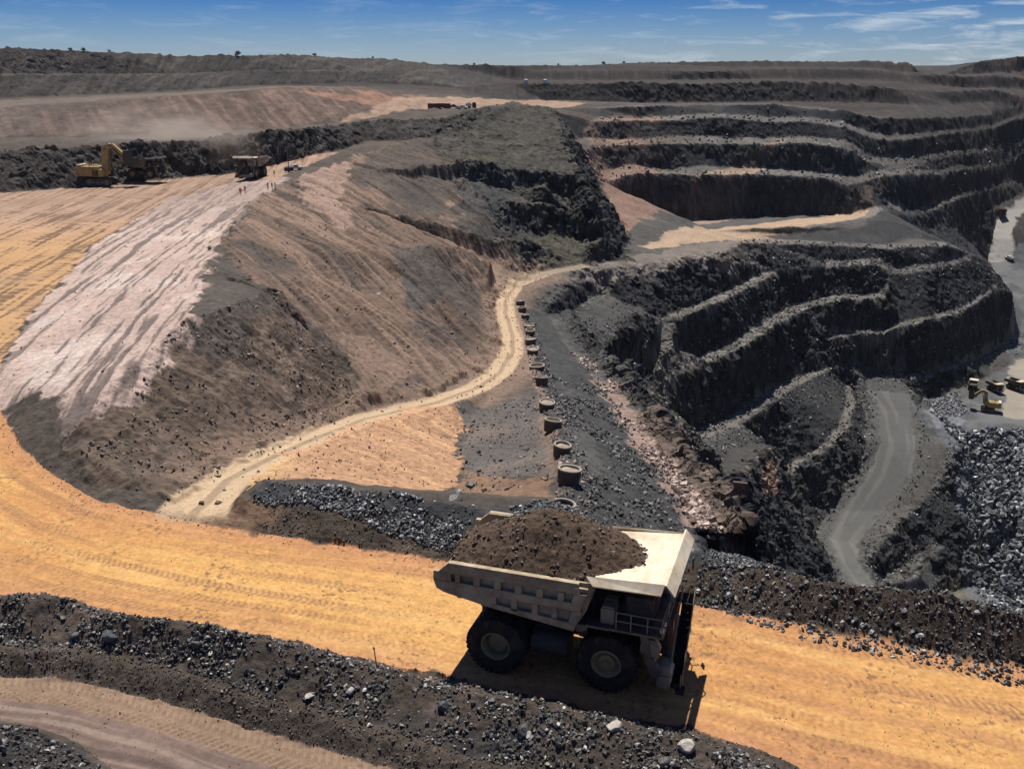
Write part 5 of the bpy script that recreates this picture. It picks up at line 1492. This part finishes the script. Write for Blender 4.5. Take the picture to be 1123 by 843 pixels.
# ---- people
def make_person(label, loc, rz, pose, vest, trousers):
    sw, arm = pose
    joints = {'pelvis': (0, 0, .95), 'waist': (0, 0, 1.08), 'chest': (0, .01, 1.32), 'collar': (0, 0, 1.46), 'neck': (0, .01, 1.54), 'head': (0, .03, 1.64), 'crown': (0, .02, 1.76)}
    ed = [('pelvis', 'waist'), ('waist', 'chest'), ('chest', 'collar'), ('collar', 'neck'), ('neck', 'head'), ('head', 'crown')]
    rad_ = {'pelvis': (.16, .12), 'waist': (.15, .11), 'chest': (.18, .12), 'collar': (.12, .09), 'neck': (.055, .06), 'head': (.085, .10), 'crown': (.06, .07)}
    for s, nm in ((-1, 'a'), (1, 'b')):
        f = sw * s
        for k_, p_, r_ in (('hip', (s * .10, 0, .90), (.095, .095)), ('knee', (s * .11, .05 + f * .5, .50), (.065, .065)), ('ankle', (s * .11, f * .9 - .02, .09), (.045, .045)), ('toe', (s * .12, f * .9 + .17, .045), (.045, .03)),
                           ('shoulder', (s * .20, 0, 1.42), (.07, .07)), ('elbow', (s * .27, -.02 - f * .4 + arm * .1, 1.14 + arm * .1), (.05, .05)), ('wrist', (s * (.26 - arm * .08), .06 - f * .6 + arm * .28, .90 + arm * .25), (.032, .032)), ('hand', (s * (.25 - arm * .1), .09 - f * .6 + arm * .36, .82 + arm * .27), (.035, .03))):
            joints[k_ + nm] = p_; rad_[k_ + nm] = r_
        ed += [('pelvis', 'hip' + nm), ('hip' + nm, 'knee' + nm), ('knee' + nm, 'ankle' + nm), ('ankle' + nm, 'toe' + nm), ('collar', 'shoulder' + nm), ('shoulder' + nm, 'elbow' + nm), ('elbow' + nm, 'wrist' + nm), ('wrist' + nm, 'hand' + nm)]
    ks = list(joints)
    me = bpy.data.meshes.new('person'); me.from_pydata([joints[k] for k in ks], [(ks.index(a), ks.index(b)) for a, b in ed], [])
    me.materials.append(trousers)
    o = link('person', me, None, label=label, category='person', group='workers on the plateau')
    o.modifiers.new('skin', 'SKIN')
    for i, k in enumerate(ks):
        me.skin_vertices[0].data[i].radius = rad_[k]; me.skin_vertices[0].data[i].use_root = (k == 'pelvis')
    ss = o.modifiers.new('smooth', 'SUBSURF'); ss.levels = 1; ss.render_levels = 1
    o.location = loc; o.rotation_euler = (0, 0, rz)
    m = MB(); m.lathe([(.175, .86), (.19, 1.0), (.185, 1.15), (.215, 1.32), (.17, 1.46), (.09, 1.52)], n=16)
    bmesh.ops.scale(m.b, vec=(1.08, .8, 1), verts=m.b.verts[:]); m.build('vest', vest, o, smooth=40)
    m = MB(); m.lathe([(.16, 1.70), (.125, 1.715), (.12, 1.77), (.08, 1.83), (.0001, 1.85)], n=14, loc=(0, .03, 0)); m.build('hard_hat', M_WHITE, o, smooth=50)
    m = MB(); m.lathe([(.0001, 1.56), (.06, 1.57), (.093, 1.64), (.095, 1.69), (.09, 1.72)], n=12, loc=(0, .035, 0)); m.box((0, .135, 1.645), (.028, .03, .04)); m.build('face', M_SKIN, o, smooth=50)
    return o


for px, py, rz, pose, vest, tr_, lab in (
        (264, 214, 20, (.22, 0), M_ORANGE, M_NAVY, 'person in a red-orange vest and dark trousers, left worker of the nearer pair'),
        (269, 212, 200, (.05, 1), M_ORANGE, M_STEEL, 'person in a red-orange vest and grey trousers, right worker of the nearer pair'),
        (294, 208, 150, (.06, .2), M_HIVIS, M_NAVY, 'person in a yellow vest and dark trousers, left of the three standing together'),
        (298.5, 208, 240, (.1, .8), M_HIVIS, M_STEEL, 'person in a yellow vest and grey trousers, middle of the three standing together'),
        (302, 208, 100, (.04, .1), M_WHITE, M_NAVY, 'person in a white shirt and dark trousers, right of the three standing together'),
        (301, 194, 185, (.08, .5), M_HIVIS, M_WHITE, 'person in a yellow vest and pale trousers, alone beside the empty haul truck')):
    q0 = hit(px, py)
    pe = make_person(lab, (q0[0], q0[1], gz(q0[0], q0[1])), math.radians(rz), pose, vest, tr_); pe.scale = (1.12,) * 3

# ---- rings of concrete along the edge
M_PALEDIRT = simple_mat('pale_dirt', (.33, .27, .21), .95, var=.3, scale=2, bump=.05)
M_RINGW = simple_mat('shaded_concrete', (.075, .068, .062), .9, var=.3, scale=2.5, bump=.02, dirt=(.07, .06, .052, .7))  # ring sides darker than the rim: their shade is put into the colour
RP = [(617.5, 557, .45, 0), (623, 530, 1.75, 3), (615, 497, 1.75, -3), (605, 470, 1.8, 2), (599, 448, 1.8, -2), (594, 424, 1.7, 4), (589, 405, 1.1, 0), (584, 388, 1.7, -3), (582, 377, 1.7, 2), (581, 367.5, 1.7, 0), (580, 360, 1.5, -2), (576, 350, 1.6, 2), (573, 341, 1.6, 0), (571, 333, 1.6, 1)]
RL = ['low empty ring, nearest to the haul truck and almost buried in rubble', 'second ring from the haul truck, standing tall with pale dirt on its rim', 'third ring from the haul truck, standing tall on the grey edge', 'fourth ring from the haul truck, beside the grey basin',
      'fifth ring from the haul truck, at the upper corner of the grey basin', 'sixth ring from the haul truck, just above the grey basin', 'seventh ring from the haul truck, wide and low with a broad pale top', 'eighth ring from the haul truck, below the bend of the sandy track', 'ninth ring from the haul truck, beside the straight of the sandy track',
      'tenth ring from the haul truck, beside the straight of the sandy track', 'fifth ring from the far end of the row by the sandy track', 'third ring from the far end of the row by the sandy track', 'second ring from the far end of the row by the sandy track', 'farthest ring, at the upper end of the row by the sandy track']
rn = np.random.default_rng(17)
for k, (px, py, h, tilt) in enumerate(RP):
    zl = float(np.interp(py, [333, 350, 388, 424, 448, 497, 530, 560], [-20.6, -20, -16, -12.6, -10, -4.8, -2.2, -.5]))
    p = P(px, py, zl); g_ = gz(p[0], p[1])
    t = thing('concrete_ring', 'concrete ring: ' + RL[k], 'concrete ring', (p[0], p[1], g_ - .25), rn.uniform(0, 6), 'row of concrete rings along the pit edge')
    t.rotation_euler = (math.radians(tilt * 2.2), math.radians(rn.uniform(-10, 10)), rn.uniform(0, 6))
    r = 1.0 * rn.uniform(.86, 1.14) if k != 6 else 1.25; h *= .66
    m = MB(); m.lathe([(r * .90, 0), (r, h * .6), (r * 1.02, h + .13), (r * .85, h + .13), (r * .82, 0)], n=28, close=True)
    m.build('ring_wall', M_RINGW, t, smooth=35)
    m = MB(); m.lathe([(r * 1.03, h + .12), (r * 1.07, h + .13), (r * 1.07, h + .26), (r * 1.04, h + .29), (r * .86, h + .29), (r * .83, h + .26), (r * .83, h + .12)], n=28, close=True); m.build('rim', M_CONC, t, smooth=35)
    m = MB()
    dd = .35 if k == 0 else rn.uniform(.05, .18)
    m.lathe([(r * .85, h + .2 - dd), (r * .6, h + .26 - dd), (r * .3, h + .34 - dd), (.0001, h + .36 - dd)], n=24)
    for v in m.b.verts: v.co.z += .10 * float(n2(np.array([v.co.x * 1.7 + k * 7]), np.array([v.co.y * 1.7]), 300)[0])
    m.build('dirt_fill', M_SOIL if k % 3 == 0 else M_PALEDIRT, t, smooth=60)


# ---- single boulders
def boulder(px, py, size, c, lab, seed, squash=(1, .8, .65), dz=.2):
    r_ = np.random.default_rng(seed)
    b = bmesh.new(); bmesh.ops.create_icosphere(b, subdivisions=4, radius=.5)
    co_ = np.array([v.co for v in b.verts])
    pl = r_.normal(size=(9, 3)); pl /= np.linalg.norm(pl, axis=1)[:, None]
    for n_ in pl:                                      # cleave planar faces
        d_ = co_ @ n_; lim = r_.uniform(.27, .42); co_ -= np.clip(d_ - lim, 0, None)[:, None] * n_ * .9
    co_ += (.025 * n3(co_[:, 0] * 5, co_[:, 1] * 5, co_[:, 2] * 5, seed))[:, None] * co_ / .5
    for v, q_ in zip(b.verts, co_ * np.array(squash) * size): v.co = q_
    me = bpy.data.meshes.new('boulder'); b.to_mesh(me); b.free()
    a = me.color_attributes.new('Col', 'FLOAT_COLOR', 'POINT'); a.data.foreach_set('color', np.tile(np.array([*c, 1], np.float32), len(co_)))
    me.materials.append(M_ROCK)
    q0 = hit(px, py)
    o = link('boulder', me, None, label=lab, category='boulder', group='single boulders beside the roads')
    o.location = (q0[0], q0[1], gz(q0[0], q0[1]) + size * squash[2] * dz); o.rotation_euler = (r_.uniform(-.3, .3), r_.uniform(-.3, .3), r_.uniform(0, 6))


for k, a in enumerate(((487, 778, 1.0, (.05, .05, .052), 'dark round boulder half-sunk in the brown windrow left of the truck shadow'),
                       (574, 803, 1.1, (.06, .058, .056), 'dark boulder with pale top in the windrow below the rear wheel of the haul truck'),
                       (674, 797, 1.2, (.42, .37, .33), 'flat pale slab lying on the windrow crest against the truck shadow'),
                       (753, 822, 1.3, (.46, .41, .36), 'pale block at the right end of the near windrow'),
                       (727, 838, .9, (.10, .10, .10), 'grey boulder at the bottom edge, at the right end of the windrow'),
                       (119, 700, 1.3, (.08, .085, .095), 'upright blue-grey boulder in the near windrow, lower left'),
                       (82, 701, 1.0, (.05, .052, .058), 'dark block beside the pale stone in the near windrow, lower left'),
                       (215, 708, .9, (.07, .068, .066), 'grey boulder on top of the near windrow, half-way along'),
                       (341, 765, .9, (.38, .36, .34), 'flat pale stone in the dark patch of the near windrow'),
                       (384, 759, .7, (.40, .38, .35), 'small pale stone in the dark patch of the near windrow'),
                       (499, 548, 1.6, (.075, .07, .066), 'flat grey slab at the lower corner of the orange slope'),
                       (516, 534, 1.5, (.05, .048, .046), 'dark square block between the orange slope and grey basin'),
                       (502, 541, .9, (.42, .40, .38), 'pale round stone beside the dark square block'),
                       (221, 553, .8, (.05, .042, .035), 'dark stone on the left wheel lane where the sandy track meets the orange road'),
                       (239, 552, .8, (.055, .045, .037), 'dark stone on the right wheel lane where the sandy track meets the orange road'),
                       (230, 273, 1.5, (.05, .042, .036), 'dark clod on the edge of the pinkish furrowed ground'),
                       (930, 622, 0.01, (.3, .3, .3), ''))):
    if a[4]: boulder(a[0], a[1], a[2] * .8, a[3], a[4], 400 + k, squash=(1.2, .8, .4) if 'slab' in a[4] or 'flat' in a[4] else (1, .85, .7))
# survey stake on the windrow
q0 = hit(414, 733)
m = MB(); m.cyl((0, 0, -.2), (-.16, .05, 1.35), .035, .03, n=7); m.cyl((-.145, .045, 1.2), (-.16, .05, 1.36), .05, .05, n=7)
o = m.build('stake', M_WOOD, None, label='thin leaning wooden stake on the crest of the near windrow', category='stake'); o.location = (q0[0], q0[1], gz(q0[0], q0[1]))
# white tanks far off
tk0 = None
for px, py, dd, lab in ((577, 85, 660, 'small white tank on the far spoil, left of the pair'), (598, 85, 660, 'small white tank on the far spoil, right of the pair')):
    p = D(px, py, dd); zt = gz(p[0], p[1])
    if tk0 is None:
        tk0 = thing('water_tank', lab, 'tank', (p[0], p[1], zt), 0, 'white tanks far off')
        m = MB(); m.lathe([(1.3, 0), (1.3, 2.4), (.9, 2.8), (.0001, 2.9)], n=24); m.build('shell', M_WHITE, tk0, smooth=35)
        m = MB(); m.lathe([(.3, 2.8), (.3, 3.05), (.0001, 3.08)], n=12); m.build('hatch', M_STEEL, tk0)
    else: dup(tk0, (p[0], p[1], zt), 1.0, lab)


# ---- bushes on the skyline
def make_bush(label, p, r, seed):
    r_ = np.random.default_rng(seed)
    t = thing('bush', label, 'bush', p, r_.uniform(0, 6), 'bushes along the skyline')
    m = MB()
    for k in range(4):
        a = r_.uniform(0, 6.3); m.cyl((0, 0, -.2), (.5 * r * math.cos(a), .5 * r * math.sin(a), r * .9), .09, .04, n=6)
    m.build('trunk', M_BARK, t)
    n = 420
    c = r_.normal(size=(9, 3)) * np.array([.45, .45, .25]) * r + np.array([0, 0, r * .95])
    ctr = c[r_.integers(0, 9, n)] + r_.normal(size=(n, 3)) * .22 * r
    d1 = r_.normal(size=(n, 3)); d1 /= np.linalg.norm(d1, axis=1)[:, None]; d2 = np.cross(d1, r_.normal(size=(n, 3))); d2 /= np.linalg.norm(d2, axis=1)[:, None]
    s_ = r_.uniform(.10, .22, (n, 1)) * r
    vv = np.stack([ctr - d1 * s_, ctr + d2 * s_ * .6, ctr + d1 * s_, ctr - d2 * s_ * .6], 1).reshape(-1, 3)
    link('crown', raw_mesh('crown', vv, np.arange(4 * n).reshape(-1, 4), M_LEAF, None, False), t)


BU = ['left of two close bushes on the skyline at the upper left', 'right of two close bushes on the skyline at the upper left', 'small bush on the left skyline near the picture edge', 'single small bush on the skyline between the close pair and the big bush', 'biggest bush on the skyline, standing alone above the reddish face',
      'low bush on the left skyline, just right of the biggest bush', 'small bush on the skyline above the far pale road', 'tiny bush on the skyline just right of where it steps down', 'tiny bush on the skyline over the two white tanks', 'low bush on the skyline left of the pit centre', 'tiny bush on the skyline above the middle of the pit']
for k, ((px, py, dd, r), lab) in enumerate(zip(((77, 57, 556, 1.3), (92, 57, 556, 1.5), (8, 54, 552, 1.0), (120, 59, 560, 1.0), (261, 63, 590, 2.3), (345, 62, 620, 1.6), (409, 65, 648, 1.1), (520, 72, 700, 1.2), (612, 72, 720, 1.1), (662, 71, 735, 1.8), (684, 70, 740, 1.4)), BU)):
    p = D(px, py, dd)
    make_bush('dark bush: ' + lab, (p[0], p[1], gz(p[0], p[1]) - .1), r * .8, 500 + k)
print('objects', round(time.time() - T0, 1))
HAZE = .00003
# ------------------------------------------------------------------ light, sky, camera
SUN_EL, SUN_AZ = math.radians(65), math.radians(-10)       # azimuth from +Y towards +X
sl_ = bpy.data.lights.new('sun', 'SUN'); sl_.energy = 5.0; sl_.angle = math.radians(.53); sl_.color = (1, .95, .86)
so = bpy.data.objects.new('sun', sl_); COL.objects.link(so)
sd = Vector((math.sin(SUN_AZ) * math.cos(SUN_EL), math.cos(SUN_AZ) * math.cos(SUN_EL), math.sin(SUN_EL)))
so.rotation_euler = sd.to_track_quat('Z', 'Y').to_euler(); so.location = (0, 0, 200)
w = bpy.data.worlds.new('World'); scene.world = w; w.use_nodes = True
nt = w.node_tree; bg = nt.nodes['Background']
sky = nd(nt, 'ShaderNodeTexSky', sky_type='NISHITA'); sky.sun_disc = False
sky.sun_elevation = SUN_EL; sky.sun_rotation = SUN_AZ; sky.altitude = 600; sky.air_density = 1.0; sky.dust_density = .3; sky.ozone_density = 3.0
bg.inputs['Strength'].default_value = .05
tc = nd(nt, 'ShaderNodeTexCoord'); sx = nd(nt, 'ShaderNodeSeparateXYZ'); nt.links.new(tc.outputs['Generated'], sx.inputs[0])
# the air low over the rim is cleaner and bluer than the model's default
g = nd(nt, 'ShaderNodeValToRGB'); nt.links.new(sx.outputs['Z'], g.inputs['Fac'])
g.color_ramp.elements[0].position = -.005; g.color_ramp.elements[0].color = (.80, 1.02, 1.5, 1)
g.color_ramp.elements[1].position = .075; g.color_ramp.elements[1].color = (.07, .39, 1.05, 1)
e = g.color_ramp.elements.new(.30); e.color = (.24, .46, .85, 1)  # upper sky darkened to weaken its fill light
mu = nd(nt, 'ShaderNodeMix', data_type='RGBA', blend_type='MULTIPLY'); mu.inputs[0].default_value = 1
nt.links.new(sky.outputs['Color'], mu.inputs[6]); nt.links.new(g.outputs['Color'], mu.inputs[7])
# thin high cloud: streaky noise over the sky directions
mp_ = nd(nt, 'ShaderNodeMapping'); mp_.inputs['Scale'].default_value = (9, 9, 62); mp_.inputs['Rotation'].default_value = (0, math.radians(7), 0)
nt.links.new(tc.outputs['Generated'], mp_.inputs['Vector'])
cn = nd(nt, 'ShaderNodeTexNoise', i_Scale=1.6, i_Detail=9, i_Roughness=.62, i_Distortion=.7); nt.links.new(mp_.outputs['Vector'], cn.inputs['Vector'])
cr = nd(nt, 'ShaderNodeMapRange'); cr.inputs['From Min'].default_value = .50; cr.inputs['From Max'].default_value = .78; nt.links.new(cn.outputs['Fac'], cr.inputs['Value'])
# more of it on the right
cx = nd(nt, 'ShaderNodeMapRange'); cx.inputs['From Min'].default_value = -.05; cx.inputs['From Max'].default_value = .40; cx.inputs['To Min'].default_value = .25; cx.inputs['To Max'].default_value = 1.0
nt.links.new(sx.outputs['X'], cx.inputs['Value'])
cm = nd(nt, 'ShaderNodeMath', operation='MULTIPLY'); nt.links.new(cr.outputs['Result'], cm.inputs[0]); nt.links.new(cx.outputs['Result'], cm.inputs[1])
mc = nd(nt, 'ShaderNodeMix', data_type='RGBA'); mc.inputs[7].default_value = (11, 12.2, 13.5, 1)
nt.links.new(cm.outputs[0], mc.inputs[0]); nt.links.new(mu.outputs[2], mc.inputs[6])
nt.links.new(mc.outputs[2], bg.inputs['Color'])
# dusty air over the pit
hz = MB(); hz.box((0, 480, -42), (2400, 1240, 190)); 
hm = bpy.data.materials.new('haze_air'); hm.use_nodes = True; hn = hm.node_tree; hn.nodes.remove(hn.nodes['Principled BSDF'])
pv_ = nd(hn, 'ShaderNodeVolumePrincipled'); pv_.inputs['Density'].default_value = HAZE; pv_.inputs['Color'].default_value = (.80, .88, 1.0, 1); pv_.inputs['Anisotropy'].default_value = .2
hn.links.new(pv_.outputs['Volume'], hn.nodes['Material Output'].inputs['Volume'])
if HAZE > 0: hz.build('haze', hm, None, kind='stuff')
# dust hanging behind the shovel
dq = D(180, 158, 322)
b_ = bmesh.new(); bmesh.ops.create_icosphere(b_, subdivisions=3, radius=1.0)
me = bpy.data.meshes.new('dust'); b_.to_mesh(me); b_.free()
dm = bpy.data.materials.new('dust_cloud'); dm.use_nodes = True; dn = dm.node_tree; dn.nodes.remove(dn.nodes['Principled BSDF'])
pv2 = nd(dn, 'ShaderNodeVolumePrincipled'); pv2.inputs['Color'].default_value = (.95, .80, .68, 1); pv2.inputs['Anisotropy'].default_value = .2
tcd = nd(dn, 'ShaderNodeTexCoord'); ln_ = nd(dn, 'ShaderNodeVectorMath', operation='LENGTH'); dn.links.new(tcd.outputs['Object'], ln_.inputs[0])
f1 = nd(dn, 'ShaderNodeMapRange'); f1.inputs['From Min'].default_value = 1.0; f1.inputs['From Max'].default_value = .15; dn.links.new(ln_.outputs['Value'], f1.inputs['Value'])
nz_ = nd(dn, 'ShaderNodeTexNoise', i_Scale=2.2, i_Detail=4, i_Roughness=.6); dn.links.new(tcd.outputs['Object'], nz_.inputs['Vector'])
f2 = nd(dn, 'ShaderNodeMapRange'); f2.inputs['From Min'].default_value = .42; f2.inputs['From Max'].default_value = .75; dn.links.new(nz_.outputs['Fac'], f2.inputs['Value'])
m1 = nd(dn, 'ShaderNodeMath', operation='MULTIPLY'); dn.links.new(f1.outputs['Result'], m1.inputs[0]); dn.links.new(f2.outputs['Result'], m1.inputs[1])
m2 = nd(dn, 'ShaderNodeMath', operation='MULTIPLY'); m2.inputs[1].default_value = .18; dn.links.new(m1.outputs[0], m2.inputs[0])
dn.links.new(m2.outputs[0], pv2.inputs['Density']); dn.links.new(pv2.outputs['Volume'], dn.nodes['Material Output'].inputs['Volume'])
me.materials.append(dm)
du = link('dust', me, None, kind='stuff', label='pale dust hanging behind the yellow mining shovel', category='dust')
du.location = dq + np.array([0, 0, 1.0]); du.scale = (34, 20, 13)
cam = bpy.data.cameras.new('camera'); co = bpy.data.objects.new('camera', cam); COL.objects.link(co)
cam.sensor_width = 36; cam.lens = FPX / PW * 36; cam.clip_end = 40000; cam.clip_start = .5
co.location = (0, 0, HCAM); co.rotation_euler = (math.pi / 2 - PITCH, 0, 0)
scene.camera = co
scene.view_settings.view_transform = 'Standard'; scene.view_settings.look = 'None'
scene.view_settings.exposure = .16; scene.view_settings.gamma = 1
scene.render.engine = 'CYCLES'
scene.cycles.max_bounces = 4; scene.cycles.diffuse_bounces = 1; scene.cycles.glossy_bounces = 2
scene.cycles.use_denoising = True
print('done', round(time.time() - T0, 1))
